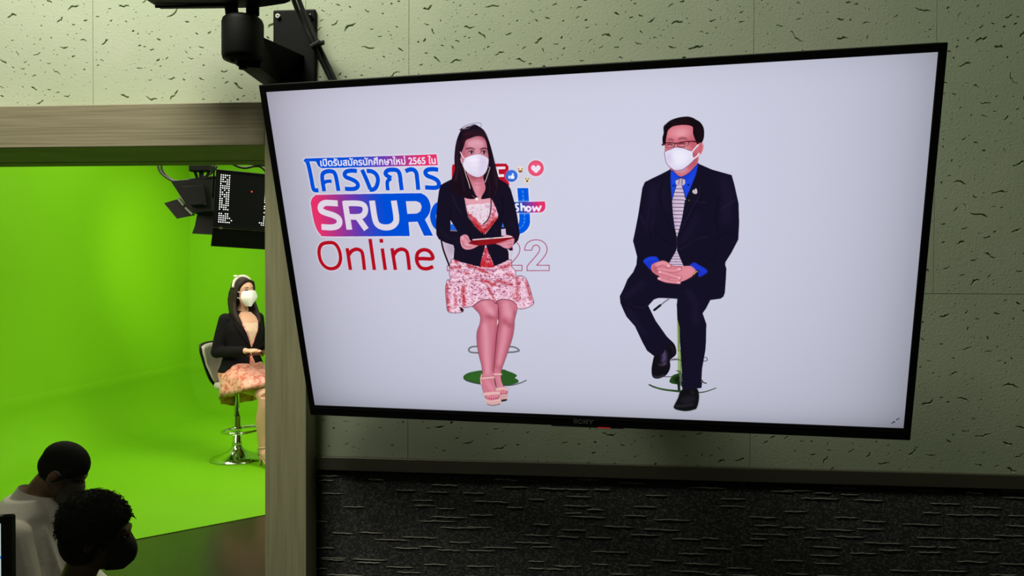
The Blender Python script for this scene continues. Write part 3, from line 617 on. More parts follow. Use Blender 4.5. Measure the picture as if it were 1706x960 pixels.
    P.stroke(B("340,240 350,330 400,400"), B.r(26), (226, 140, 166), .7, 3, mark=False); P.stroke(B("610,220 650,320 650,350"), B.r(40), (236, 176, 200), .8, 3, mark=False)
    P.noise(top, (120, 16, 24), 4, .6, .7)
    P.fill(B("325,165 600,165 610,250 330,250"), (226, 160, 176), .95, 3)
    P.fill(B("350,262 400,244 500,240 592,234 586,330 555,400 512,446 480,420 430,362 376,322"), (232, 212, 226))
    P.noise(B("350,262 400,244 500,240 592,234 586,330 555,400 512,446 480,420 430,362 376,322"), (196, 150, 172), 4, .6, .6)
    P.stroke(B("352,268 420,246 440,252 470,240 500,248 540,236 592,240"), B.r(6), (246, 236, 244), .8)
    P.stroke(B("596,180 596,260 586,340 560,400 520,442"), B.r(11), (46, 16, 34))
    P.clip = None
    P.fill(C_("606,-60 575,150 565,205 740,208 765,190 700,60 670,-60"), (206, 70, 92), sm=False)
    tri = C_("618,-30 575,150 565,205 745,208 765,190 700,60 660,-30")
    P.noise(tri, (240, 180, 196), 6, .8, .55, .7); P.noise(tri, (120, 20, 40), 4, .7, .66)
    P.region(tri, False); P.stroke(C_("590,150 650,170 720,185"), C_.r(80), (196, 30, 36), .8, 4, mark=False); P.clip = None
    # jacket
    jl = B("200,-10 130,25 92,48 76,100 62,200 50,330 46,450 50,545 75,592 140,626 222,652 230,690 222,792 300,822 400,848 486,868 500,800 536,664 560,610 600,560 516,545 430,462 368,372 344,290 330,185 320,150 300,60 260,-20")
    jr = B("516,545 560,610 545,645 572,722 632,862 700,836 776,796 772,720 758,688 800,712 812,662 868,604 884,545 862,380 832,230 792,90 762,40 690,-5 560,-10 596,176 642,268 668,345 664,380 620,440 540,540")
    for q in (jl, jr): P.fill(q, INK, sm=False)
    P.stroke(B("212,150 240,240 300,330"), B.r(7), (52, 44, 70), .7, 2); P.stroke(B("700,150 720,300 690,420"), B.r(8), (10, 8, 18), .8, 2); P.stroke(B("190,280 196,400"), B.r(8), (10, 8, 16), .8, 2)
    for t in ("330,190 350,300 375,372 435,462 515,545", "604,182 648,270 672,345 664,385 540,548"): P.stroke(B(t), B.r(5), (12, 8, 18), .9)
    for t in ("90,500 150,560 230,600", "240,560 260,640", "800,420 850,520", "640,480 660,540"): P.stroke(B(t), B.r(10), (44, 36, 58), .55, 3)
    P.fill(B("193,402 228,455 256,508 190,506"), (30, 100, 214), sm=False); P.fill(B("190,400 214,438 194,446"), (214, 210, 226), sm=False)
    P.stroke(B("190,506 256,510"), B.r(7), (190, 150, 120), .8, sm=False)
    P.fill(B("702,472 714,428 728,472"), (50, 120, 220), sm=False); P.fill(B("698,492 742,486 748,552 702,560"), (208, 190, 212), sm=False)
    P.stroke(B("512,520 512,600"), B.r(10), (12, 8, 16), sm=False)
    # hands and clipboard
    P.fill(B("716,568 750,549 806,562 812,575 740,582"), (226, 158, 174))
    hl = B("290,572 312,552 340,545 368,560 384,598 412,618 472,642 462,662 405,690 350,696 312,676 292,630"); hr = B("640,632 720,606 822,582 824,638 806,668 776,686 730,680 690,656")
    P.fill(hl, (220, 146, 162)); P.fill(hr, (216, 138, 156))
    P.fill(B("368,636 418,594 600,582 806,566 828,580 652,634 480,656"), (130, 14, 26), sm=False)
    P.fill(B("500,610 760,592 650,632 480,650"), (156, 24, 30), .8, 3)
    P.stroke(B("412,598 600,583 806,567"), B.r(12), (236, 206, 212), butt=True); P.stroke(B("586,580 614,578"), B.r(9), (120, 116, 124), sm=False)
    for t in ("330,560 360,590 380,622", "392,628 424,650 462,654", "312,640 344,664 400,672", "300,600 330,640"): P.stroke(B(t), B.r(7), (140, 58, 76), .6, 1)
    for t in ("306,590 320,570", "340,640 380,655", "720,640 780,620", "700,650 760,655"): P.stroke(B(t), B.r(14), (240, 186, 198), .6, 2)
    for t in ("660,640 730,628 800,610", "690,660 760,645 810,640", "800,650 780,680"): P.stroke(B(t), B.r(6), (150, 60, 84), .55, 1)
    # face
    face = A("245,250 275,212 330,192 390,180 450,192 488,250 502,340 514,440 500,560 440,640 340,640 260,580 225,500 196,440 212,350")
    P.fill(face, (206, 128, 146)); P.region(face, soft=1)
    P.fill(A("270,240 340,205 430,210 470,260 470,310 380,300 290,305"), (226, 164, 180), .9, 8, mark=False)
    P.fill(A("330,320 400,330 410,400 360,400"), (222, 156, 174), .7, 6, mark=False)
    P.fill(A("220,380 270,360 300,400 250,440"), (196, 106, 124), .8, 6, mark=False)
    P.stroke(A("240,250 235,330 220,400"), A.r(30), (150, 62, 82), .7, 6, mark=False); P.stroke(A("480,230 500,330 512,420"), A.r(30), (160, 74, 96), .7, 6, mark=False)
    P.stroke(A("270,205 380,180 470,215"), A.r(30), (130, 40, 60), .6, 6, mark=False)
    P.stroke(A("262,326 310,316 356,332"), A.r(15), (66, 30, 40), .9, 1, w2=A.r(10), mark=False); P.stroke(A("424,332 460,318 498,326"), A.r(15), (66, 30, 40), .9, 1, mark=False)
    for cx in (315, 458):
        P.fill(A([(cx-36, 362), (cx-10, 348), (cx+22, 352), (cx+34, 368), (cx, 380)]), (190, 128, 142), 1, 1, mark=False)
        P.fill(A([(cx-22, 364), (cx, 354), (cx+26, 366), (cx, 376)]), (196, 170, 186), 1, 0, mark=False)
        P.stroke(A([(cx+4, 355), (cx+5, 373)]), A.r(22), (40, 18, 28), 1, 1, sm=False, mark=False)
        P.stroke(A([(cx-36, 364), (cx-10, 348), (cx+20, 350), (cx+36, 366)]), A.r(8), (46, 18, 28), .9, 0, mark=False)
        P.stroke(A([(cx-30, 338), (cx+28, 338)]), A.r(8), (160, 84, 100), .5, 2, sm=False, mark=False)
    P.clip = None
    # hair in front
    P.fill(A("350,45 300,60 210,110 165,180 140,270 128,360 124,470 130,560 100,660 62,780 110,830 200,872 280,898 350,900 384,872 352,850 330,800 320,740 290,660 250,580 215,500 192,440 198,370 220,330 240,270 250,230 300,205 380,180 450,190 484,240 500,320 514,420 512,520 470,600 455,660 474,720 476,800 428,895 500,896 590,872 640,820 655,740 628,650 594,520 564,390 534,280 502,190 466,120 420,78"), HAIR)
    for t, w in (("170,250 160,380 165,520 140,680", 26), ("240,150 330,120 430,130 480,190", 22), ("560,450 590,600 600,740", 20)): P.stroke(A(t), A.r(w), (58, 34, 50), .6, 4)
    for t in ("230,170 300,160 400,160 470,200", "220,260 240,215 290,195"): P.stroke(A(t), A.r(14), (110, 30, 44), .55, 3)
    for t in ("150,400 158,560 130,700", "185,520 220,680 240,820", "500,640 530,760 520,870", "600,640 610,760 590,850"): P.stroke(A(t), A.r(7), (70, 46, 62), .5, 1)
    P.stroke(A("324,800 360,856 392,880"), A.r(9), HAIR)
    # bow
    P.fill(A("185,105 230,70 300,50 350,48 300,70 270,92 215,100"), (196, 180, 200), .85, 1)
    for t in ("180,112 235,66 310,40 420,30 424,82", "200,105 280,70 345,50", "240,86 290,92"): P.stroke(A(t), A.r(5), (96, 84, 104), .9)
    for t in ("190,108 210,96", "262,82 284,74"): P.stroke(A(t), A.r(14), (30, 18, 40), sm=False)
    # mask
    m = A("240,448 262,424 320,402 395,388 455,404 508,436 512,480 500,545 478,598 440,632 400,648 350,640 296,612 255,575 220,512")
    P.stroke(m, 3, (150, 110, 132), .7, 0, closed=True); P.fill(m, (228, 220, 240)); P.region(m, soft=1)
    P.fill(A("410,400 500,440 490,560 420,640 405,520"), (214, 202, 232), .8, 7, mark=False); P.fill(A("262,440 380,405 400,500 330,520"), (242, 236, 250), .9, 6, mark=False)
    P.stroke(A("300,600 370,636 440,628"), A.r(22), (206, 190, 216), .7, 5, mark=False); P.stroke(A("246,480 330,490 400,480 500,490"), A.r(7), (206, 196, 222), .6, 2, mark=False)
    P.clip = None
    P.stroke(A("192,362 216,410 246,446"), A.r(10), (236, 214, 224)); P.stroke(A("196,440 206,480 226,510"), A.r(9), (222, 190, 204))
    P.stroke(A("238,555 262,640 286,710 304,778"), A.r(8), (222, 190, 180)); P.stroke(A("530,545 506,620 476,710"), A.r(7), (216, 190, 180)); P.stroke(A("504,524 534,544"), A.r(12), (120, 110, 136), sm=False)
    P.fill(A("366,900 380,882 398,900 390,918 372,916"), (246, 240, 232)); P.stroke(A("330,860 372,898"), A.r(4), (200, 150, 130), .8, sm=False); P.stroke(A("392,900 440,880"), A.r(4), (200, 150, 130), .8, sm=False)

def picture_man():
    P = PIC
    E_, F, G, H = View(1090, 185, 8.0), View(1045, 270, 5.333), View(1025, 420, 6.4), View(1060, 540, 6.194)
    SUIT, SUIT_L, SUIT_D, CLOTH = (21, 17, 36), (36, 29, 56), (12, 10, 20), (24, 54, 200)
    # stool
    P.stroke(G("678,498 680,700 686,1060"), G.r(22), (104, 128, 62), sm=False); P.stroke(G("672,520 678,1050"), G.r(6), (190, 206, 140), .8, 1, sm=False); P.stroke(G("674,560 672,600"), G.r(8), (30, 40, 20), sm=False)
    P.stroke(H("458,280 458,500"), H.r(36), (120, 150, 84), sm=False); P.stroke(H("452,290 452,480"), H.r(8), (200, 214, 170), .7, 1, sm=False)
    for t in ("366,378 420,372 480,378", "372,366 440,362"): P.stroke(H(t), H.r(7), (40, 52, 34))
    P.stroke(H("700,350 735,352 738,380 704,384"), H.r(7), (44, 66, 36), closed=True)
    P.fill(H("352,595 380,540 420,520 480,515 486,640 430,626 380,618"), (34, 68, 26)); P.fill(H("400,560 470,540 470,620 420,610"), (16, 26, 14), .9, 3)
    P.stroke(H("428,484 470,500"), H.r(10), (50, 50, 56), sm=False); P.stroke(H("466,520 470,660"), H.r(16), (176, 180, 176), .6, 2, sm=False); P.stroke(H("446,600 452,690"), H.r(26), (30, 34, 30), sm=False)
    P.stroke(H("145,630 200,655 300,680 470,700"), H.r(15), (36, 62, 28), w2=H.r(24)); P.stroke(H("210,660 380,688"), H.r(4), (120, 160, 90), .7, sm=False)
    P.stroke(H("500,706 620,712 720,702 832,664"), H.r(16), (34, 56, 30), w2=H.r(8)); P.stroke(H("684,580 700,605 730,615"), H.r(12), (36, 60, 30))
    P.stroke(H("300,548 380,546"), H.r(9), (70, 80, 60), sm=False)
    P.fill(G("400,520 460,470 600,440 690,460 700,500 600,498 470,494"), (38, 34, 40)); P.fill(G("500,480 600,448 670,462 660,480"), (74, 70, 74), .6, 3)
    P.stroke(G("584,500 540,530 496,566"), G.r(14), (150, 148, 160)); P.stroke(G("584,502 540,532 496,568"), G.r(5), (60, 58, 66)); P.stroke(G("490,570 425,622"), G.r(24), (14, 13, 16), sm=False)
    # trousers and shoes
    sh = H("200,320 176,410 168,470 172,530 192,560 240,567 310,538 350,485 362,430 360,375 410,330 424,290 410,225 376,182 330,165 260,250")
    P.fill(sh, (18, 15, 22)); P.region(sh)
    P.stroke(H("290,290 300,340 292,400"), H.r(46), (92, 72, 116), .9, 4, mark=False); P.stroke(H("240,420 280,430 320,410"), H.r(10), (120, 112, 132), .6, 2, mark=False); P.stroke(H("250,395 280,400 310,385"), H.r(8), (20, 14, 26), .8, 1, mark=False)
    P.stroke(H("185,540 240,552 300,530"), H.r(10), (96, 92, 98), .7, 2, mark=False); P.stroke(H("360,220 390,260 400,310"), H.r(12), (44, 40, 48), .7, 3, mark=False); P.clip = None
    P.fill(G("250,100 200,215 140,292 100,390 58,472 64,545 100,630 130,692 220,795 260,880 300,965 350,1056 420,1110 520,1090 540,1040 620,962 560,905 500,820 440,735 362,576 420,510 470,490 680,495 760,420 700,200"), SUIT, sm=False)
    P.fill(G("680,480 664,560 672,720 694,800 698,960 712,1130 722,1330 736,1452 860,1446 925,1440 935,1250 970,1050 976,960 980,772 940,656 976,605 1022,515 1130,500 1100,200 760,300"), SUIT, sm=False)
    P.clip = (P.mask > .5).astype(np.float32)
    for t, w in (("120,470 200,420 300,330", 40), ("780,420 860,560 860,760", 40), ("140,600 220,740 330,880", 30)): P.stroke(G(t), G.r(w), SUIT_L, .6, 8)
    for t in ("70,540 160,590 300,600 360,576", "680,560 690,720", "720,900 730,1300", "200,560 330,560", "900,640 940,660", "480,490 400,540 340,600"): P.stroke(G(t), G.r(10), SUIT_D, .8, 3)
    P.stroke(G("200,590 320,592 356,560"), G.r(8), (58, 48, 72), .5, 2)
    P.clip = None
    s2 = H("472,690 440,770 402,845 400,868 430,888 520,902 600,888 634,866 656,770 640,676 560,650"); P.stroke(s2, 3, (70, 110, 56), .55, 1, closed=True); P.fill(s2, (17, 16, 20)); P.region(s2)
    P.stroke(H("420,850 500,850 600,830"), H.r(12), (78, 74, 80), .7, 3, mark=False); P.fill(H("470,770 600,740 610,800 500,830"), (34, 30, 38), .8, 6, mark=False); P.stroke(H("580,690 600,720"), H.r(16), (52, 48, 58), .6, 3, sm=False, mark=False); P.clip = None
    P.fill(H("470,600 690,600 682,664 560,676 490,688"), SUIT, sm=False)
    P.fill(G("240,60 480,60 1000,60 1180,150 1176,300 900,330 700,420 400,330 230,200"), SUIT, sm=False)
    # shirt, neck and tie
    P.fill(F("388,60 640,10 660,200 560,340 460,690 400,500 388,300"), CLOTH, sm=False)
    P.fill(E_("225,760 580,680 500,800 430,850 372,872 320,862 270,825"), (196, 100, 112)); P.fill(E_("330,800 480,760 540,700 470,800 380,860"), (222, 136, 146), .8, 6)
    P.fill(E_("222,786 262,800 320,862 372,882 300,930 250,960 226,900"), (26, 70, 222), sm=False); P.fill(E_("590,694 604,724 560,850 500,965 420,940 376,884 480,818"), (24, 62, 214), sm=False)
    P.stroke(E_("226,790 262,808 320,866 372,884 480,820 592,700"), E_.r(9), (12, 30, 130), .7, 1)
    tie = F("446,208 490,214 505,260 518,315 516,370 492,500 466,610 448,668 430,590 414,480 404,380 406,340 425,270")
    P.stroke(F("430,300 412,250 400,320"), F.r(8), (14, 34, 140), .7, 2); P.fill(F("400,200 440,160 420,280 402,330"), (30, 80, 226), .8, 3); P.fill(F("490,215 560,140 600,90 560,250 530,330"), (30, 74, 224), .8, 3)
    P.stroke(tie, 3, (40, 24, 60), .7, 0, closed=True, sm=False); P.fill(tie, (208, 188, 212), sm=False); P.region(tie, False)
    P.stroke(F("420,300 416,400 440,600"), F.r(14), (170, 146, 180), .6, 4, mark=False)
    for i, y in enumerate(range(232, 670, 33)): P.stroke(F([(390, y+4), (530, y+7)]), F.r(6), (62, 40, 66), .85, 0, sm=False, mark=False)
    P.clip = None
    P.fill(F("440,158 475,143 512,150 519,190 490,212 448,206 436,182"), (204, 186, 206)); P.stroke(F("470,146 462,200"), F.r(10), (120, 96, 118), .8, 1, sm=False); P.stroke(F("494,150 490,205"), F.r(8), (86, 64, 84), .8, 1, sm=False); P.stroke(F("440,160 480,142 515,150"), F.r(7), (40, 20, 44), .8)
    for x, y in ((418, 210), (548, 203)): P.fill(F([(x-7, y-7), (x+7, y-7), (x+7, y+7), (x-7, y+7)]), (12, 24, 110))
    tip = F("440,790 470,840 508,928 366,924 400,860"); P.fill(tip, (206, 188, 212), sm=False); P.region(tip, False)
    for y in (815, 838, 862, 886, 910): P.stroke(F([(360, y), (520, y+3)]), F.r(5), (70, 46, 74), .85, 0, sm=False, mark=False)
    P.clip = None
    # jacket
    jl = F("392,62 300,110 220,148 162,178 140,230 124,338 104,470 76,616 58,702 84,800 104,880 150,880 200,860 262,845 300,890 350,940 374,908 440,792 446,770 446,668 420,560 402,330 390,180")
    jr = F("636,14 760,68 860,96 932,116 956,200 994,370 999,540 992,690 930,810 878,892 870,1020 830,1035 700,960 640,915 560,925 506,925 470,840 448,790 446,680 490,520 518,340 560,250 616,110")
    jt = G("1170,110 1192,180 1186,300 1176,440 1160,480 1130,500 1010,516 900,300 860,180 1000,100")
    for q in (jl, jr, jt): P.fill(q, SUIT, sm=False)
    P.clip = (P.mask > .5).astype(np.float32)
    for t, w in (("240,220 220,400 200,600", 60), ("860,160 900,330 880,520", 70), ("620,480 560,620 480,720", 40), ("330,200 350,420", 36)): P.stroke(F(t), F.r(w), SUIT_L, .45, 10)
    for t in ("318,190 300,330 360,520 430,640", "640,150 660,300 600,420 500,600 455,690", "232,560 300,680 420,740", "700,640 600,700 470,760", "820,300 790,500 820,640", "760,700 880,640 980,620", "230,420 200,560 220,700", "446,690 446,790", "800,760 760,860 700,900"): P.stroke(F(t), F.r(7), SUIT_D, .85, 2)
    for t in ("580,350 700,362", "840,420 960,340", "470,780 620,690 720,660", "120,470 160,560"): P.stroke(F(t), F.r(6), (50, 42, 72), .6, 2)
    P.stroke(F("640,160 650,290 590,400 480,620"), F.r(4), (52, 44, 76), .6, 1)
    P.clip = None
    P.fill(F("448,745 440,755 452,765"), (50, 44, 66))
    # pin and microphone
    P.fill(F("584,262 592,248 606,246 614,234 624,246 626,276 608,284 590,276"), (214, 204, 214)); P.stroke(F("600,252 600,276"), F.r(4), (110, 96, 110), .9, sm=False); P.stroke(F("614,250 614,278"), F.r(3), (130, 112, 124), .9, sm=False)
    P.stroke(F("504,328 530,332"), F.r(9), (220, 214, 220), sm=False); P.stroke(F("530,332 556,338 548,362"), F.r(9), (16, 14, 18)); P.fill(F("546,334 562,338 552,350"), (90, 74, 40))
    # cuffs, hands and watch
    P.fill(G("306,98 345,62 400,48 452,56 482,106 440,112 408,140 388,192 340,145"), CLOTH); P.fill(G("806,150 830,120 856,114 920,150 972,182 992,214 945,250 896,266 886,210"), (26, 50, 196))
    P.stroke(G("330,100 380,75 440,75"), G.r(14), (50, 90, 240), .6, 3); P.stroke(G("850,130 900,180 960,215"), G.r(12), (44, 70, 230), .6, 3)
    HS, HD, HL = (216, 130, 144), (134, 46, 66), (240, 180, 188)
    P.fill(G("392,158 412,128 450,110 520,100 560,118 592,138 660,150 740,152 812,152 850,180 866,200 850,240 790,284 716,318 640,330 560,316 500,300 480,262 440,240 400,205"), HS)
    P.fill(G("400,170 440,140 470,240 420,215"), (176, 80, 92), .8, 5); P.fill(G("700,190 820,170 840,230 740,280"), (224, 142, 154), .8, 6)
    for t, w in (("470,182 560,196 640,200 696,184", 36), ("486,216 560,238 640,262 694,278", 36), ("478,284 540,308 600,318 690,326", 32), ("450,140 520,118 580,150", 46), ("590,290 660,300 690,296", 20)):
        P.stroke(G(t), G.r(w+7), HD, .65, 1); P.stroke(G(t), G.r(w), HS); P.stroke(G([(x, y-5) for x, y in [tuple(map(float, a.split(','))) for a in t.split()]]), G.r(w*.4), HL, .55, 3)
    for x, y in ((690, 183), (690, 278), (684, 327), (482, 215), (476, 284), (578, 148)): P.fill(G([(x-12, y-8), (x+12, y-8), (x+12, y+8), (x-12, y+8)]), (246, 200, 208), .8, 1)
    P.stroke(G("592,140 660,158 720,156"), G.r(6), HD, .5, 1)
    P.stroke(G("846,250 866,222 892,206"), G.r(20), (24, 16, 20)); P.stroke(G("848,242 858,224 884,208"), G.r(8), (214, 180, 110))
    # head
    face = E_("160,400 166,330 190,230 250,180 360,160 500,160 560,290 552,400 600,430 600,560 584,690 500,770 400,800 300,800 220,740 162,600 146,500")
    P.fill(face, (208, 112, 126)); P.region(face, soft=1)
    P.fill(E_("200,250 300,220 450,215 500,300 480,370 330,350 210,370"), (224, 138, 150), .9, 8, mark=False); P.fill(E_("290,260 420,250 430,320 320,330"), (236, 164, 174), .8, 8, mark=False)
    P.fill(E_("250,420 300,440 290,500 240,520"), (226, 150, 162), .8, 5, mark=False); P.fill(E_("420,470 510,460 520,540 440,520"), (228, 142, 154), .8, 6, mark=False)
    P.fill(E_("500,300 560,420 560,520 510,540 480,400"), (170, 70, 84), .7, 8, mark=False); P.fill(E_("520,560 590,580 580,700 450,790 480,700"), (176, 76, 92), .8, 7, mark=False)
    for t in ("300,300 400,300", "290,325 390,320"): P.stroke(E_(t), E_.r(7), (236, 172, 180), .6, 2, sm=False, mark=False)
    P.stroke(E_("196,382 230,376 262,392"), E_.r(17), (110, 46, 60), .85, 2, mark=False); P.stroke(E_("336,376 384,358 440,372"), E_.r(17), (100, 42, 56), .85, 2, mark=False)
    P.stroke(E_("180,450 215,442 250,452"), E_.r(15), (70, 22, 34), .9, 1, mark=False); P.stroke(E_("340,442 376,428 420,440"), E_.r(15), (70, 22, 34), .9, 1, mark=False)
    P.stroke(E_("186,470 230,470"), E_.r(10), (232, 160, 170), .7, 2, sm=False, mark=False); P.stroke(E_("340,464 420,462"), E_.r(10), (236, 164, 174), .7, 2, sm=False, mark=False)
    P.clip = None
    ear = E_("604,424 640,420 660,450 656,510 636,560 602,590 578,560 574,490"); P.fill(ear, (206, 112, 124)); P.stroke(E_("625,450 632,500 605,545"), E_.r(14), (150, 54, 70), .7, 3); P.stroke(E_("640,436 652,480 640,530"), E_.r(10), (230, 150, 160), .7, 2)
    hair = E_("124,440 116,360 132,290 130,212 160,172 210,130 260,105 350,80 460,72 530,92 550,105 610,140 650,190 668,240 673,300 664,370 640,420 604,422 590,450 566,420 540,350 522,290 520,215 480,192 420,184 350,186 260,202 212,235 186,270 166,370 160,425")
    P.fill(hair, (20, 12, 18)); P.region(hair)
    P.stroke(E_("250,190 350,165 470,170"), E_.r(20), (74, 18, 28), .7, 5, mark=False); P.stroke(E_("200,160 320,110 450,95"), E_.r(16), (44, 34, 40), .6, 5, mark=False); P.stroke(E_("600,200 640,300 620,400"), E_.r(20), (38, 26, 36), .6, 6, mark=False); P.clip = None
    P.stroke(E_("136,215 150,185 172,178"), E_.r(6), (26, 70, 36), .7, 1); P.stroke(E_("440,74 470,80 548,104"), E_.r(5), (20, 70, 40), .6, 1)
    m = E_("152,548 200,522 240,506 292,486 350,490 410,502 470,526 514,542 520,600 538,640 490,695 430,745 380,775 330,786 280,786 220,745 176,690 158,620")
    P.stroke(m, 4, (110, 70, 96), .7, 0, closed=True); P.fill(m, (226, 222, 242)); P.region(m, soft=1)
    P.fill(E_("170,580 235,560 245,700 190,680"), (202, 190, 226), .9, 7, mark=False); P.fill(E_("250,540 420,540 440,680 300,720"), (238, 236, 250), .9, 9, mark=False); P.stroke(E_("220,740 310,785 420,750 520,650"), E_.r(22), (206, 194, 226), .8, 6, mark=False); P.stroke(E_("220,530 290,500 400,515"), E_.r(8), (206, 200, 226), .7, 2, mark=False)
    P.clip = None
    P.stroke(E_("300,800 370,800 440,770"), E_.r(22), (196, 170, 214), .8, 3)
    P.stroke(E_("512,546 556,490 596,448"), E_.r(15), (236, 226, 238)); P.stroke(E_("532,636 580,600 604,566"), E_.r(17), (236, 226, 238)); P.stroke(E_("516,548 510,600 534,636"), E_.r(8), (236, 226, 238))
    GL = (66, 18, 30)
    for t, w in (("150,436 160,424 220,420 280,428", 13), ("282,428 278,462 262,480", 10), ("152,436 160,470 190,486 262,480", 5), ("286,430 312,428", 14), ("314,428 400,408 470,404", 13), ("314,430 318,462 350,478 430,468 462,440 468,406", 7), ("470,406 540,404 606,420", 17), ("118,448 150,436", 24)):
        P.stroke(E_(t), E_.r(w), GL, .95)
    for x in (486, 510): P.stroke(E_([(x, 404), (x+6, 412)]), E_.r(9), (190, 90, 90), .8, sm=False)
    for t in ("430,478 436,500", "420,462 446,452"): P.stroke(E_(t), E_.r(7), (244, 210, 216), .8, 1, sm=False)
# ------------------------------------------------------------------ the television
M_BLACK = mat('black_gloss_plastic', (.006, .006, .007), .28, spec=.4); M_MATTE = mat('black_matte_metal', (.004, .004, .0045), .6, spec=.15)
M_CHROMELINE = mat('dark_chrome_line', (.25, .25, .25), .25, 1); M_LOGO = mat('logo_silver', (.30, .30, .29), .4, .3); M_REDLED = mat('red_standby_light', (.2, .0, .0), .4, emit=(1, .02, .03), estr=.22)
UNIT = .93/16
tvR = np.array([[0.9743840835287078, 0.06591581502306137, 0.2150134021305785], [0.0024635015829319803, 0.9528953338903214, -0.3032893236004257], [-0.22487683056702662, 0.2960499754769428, 0.9283236628968533]])
tvT = np.array([1.66963517, -0.81159291, 19.92750721])*UNIT
def cam2world(v): return cam_r*v[0]-cam_u*v[1]+cam_f*v[2]
tx, ty, tn = cam2world(tvR[:, 0]), -cam2world(tvR[:, 1]), -cam2world(tvR[:, 2])
TVM = Matrix.Translation(CAM+cam2world(tvT)) @ Matrix((tx, ty, tn)).transposed().to_4x4()
tv = empty('television', label='black flat television tilted forward on the tiled wall showing two masked presenters', cat='television'); tv.matrix_world = TVM
hw, hh = 8*UNIT, 4.5*UNIT; bl, bt, bb = .0105, .0112, .0190
bz = MB()
def bar(x0, y0, x1, y1, z0=-.012, z1=.0016): bz.box(((x0+x1)/2, (y0+y1)/2, (z0+z1)/2), (x1-x0, y1-y0, z1-z0), None, .0014)
bar(-hw-bl, hh, hw+bl, hh+bt); bar(-hw-bl, -hh-bb, hw+bl, -hh); bar(-hw-bl, -hh-.001, -hw, hh+.001); bar(hw, -hh-.001, hw+bl, hh+.001)
bz.build('bezel', M_BLACK, tv)
bk = MB(); bk.box((0, -.002, -.020), (2*hw+2*bl-.004, 2*hh+bt+bb-.004, .016), None, .003); bk.box((0, -.01, -.032), (hw*1.3, hh*1.2, .016), None, .006); bk.build('back_panel', M_MATTE, tv)
ln = MB(); ln.box((0, -hh-.0045, .0016), (2*hw+bl, .0011, .0010)); ln.build('chrome_line', M_CHROMELINE, tv)
lip = MB(); lip.box((.004, -hh-bb-.0005, .0002), (.115, .0014, .003), None, .0003); lip.build('logo_lip', M_CHROMELINE, tv)
led = MB(); led.box((.0310, -hh-bb-.0004, .0006), (.020, .0018, .0030), None, .0006); led.build('power_light', M_REDLED, tv)
def slab_letters():                              # wide slab serif capitals on the bottom bezel
    mb = MB(); h = .0062; s = .0011; x = -.0170
    def seg(ax, ay, bx, by, w=s):
        d = Vector((bx-ax, by-ay, 0)); L = d.length; a = math.atan2(d.y, d.x); mb.box((-.0170+(x+.0170+(ax+bx)/2)*.84, -hh-.0130+(ay+by)/2, .0018), (L*(.84+.16*abs(math.sin(a)))+w*.5, w, .0006), Matrix.Rotation(a, 3, 'Z'))
    def arc(cx, cy, rx, ry, a0, a1, n=14):
        P = [(cx+rx*math.cos(R(a0+(a1-a0)*i/n)), cy+ry*math.sin(R(a0+(a1-a0)*i/n))) for i in range(n+1)]
        for p, q in zip(P, P[1:]): seg(*p, *q)
    arc(.0036, h*.74, .0030, h*.26, 20, 270); arc(.0036, h*.26, .0030, h*.26, 90, -160); seg(.0066, h*.98, .0066, h*.7); seg(.0006, h*.02, .0006, h*.3); x += .0086
    arc(.0045, h*.5, .0043, h*.5, 0, 360, 22); x += .0102
    seg(.0016, 0, .0016, h); seg(.0016, h, .0072, 0, .0016); seg(.0072, 0, .0072, h); seg(0, 0, .0032, 0, .0008); seg(0, h, .0026, h, .0008); seg(.0058, h, .0088, h, .0008); x += .0098
    seg(.0045, 0, .0045, h*.45); seg(.0045, h*.45, .0010, h); seg(.0045, h*.45, .0080, h); seg(-.0004, h, .0026, h, .0008); seg(.0064, h, .0094, h, .0008); seg(.0030, 0, .0060, 0, .0008)
    return mb
slab_letters().build('brand_lettering', M_LOGO, tv)
mt = MB(); back = local(TVM, Vector((TVM.translation.x, D-.002, TVM.translation.z))); mt.tube([(0, 0, -.036), tuple(back)], .022, 12)
bx = local(TVM, (TVM.translation.x, D-.008, TVM.translation.z)); mt.box(bx, (.14, .2, .012), (TVM.inverted().to_3x3())); mt.build('wall_arm', M_MATTE, tv)
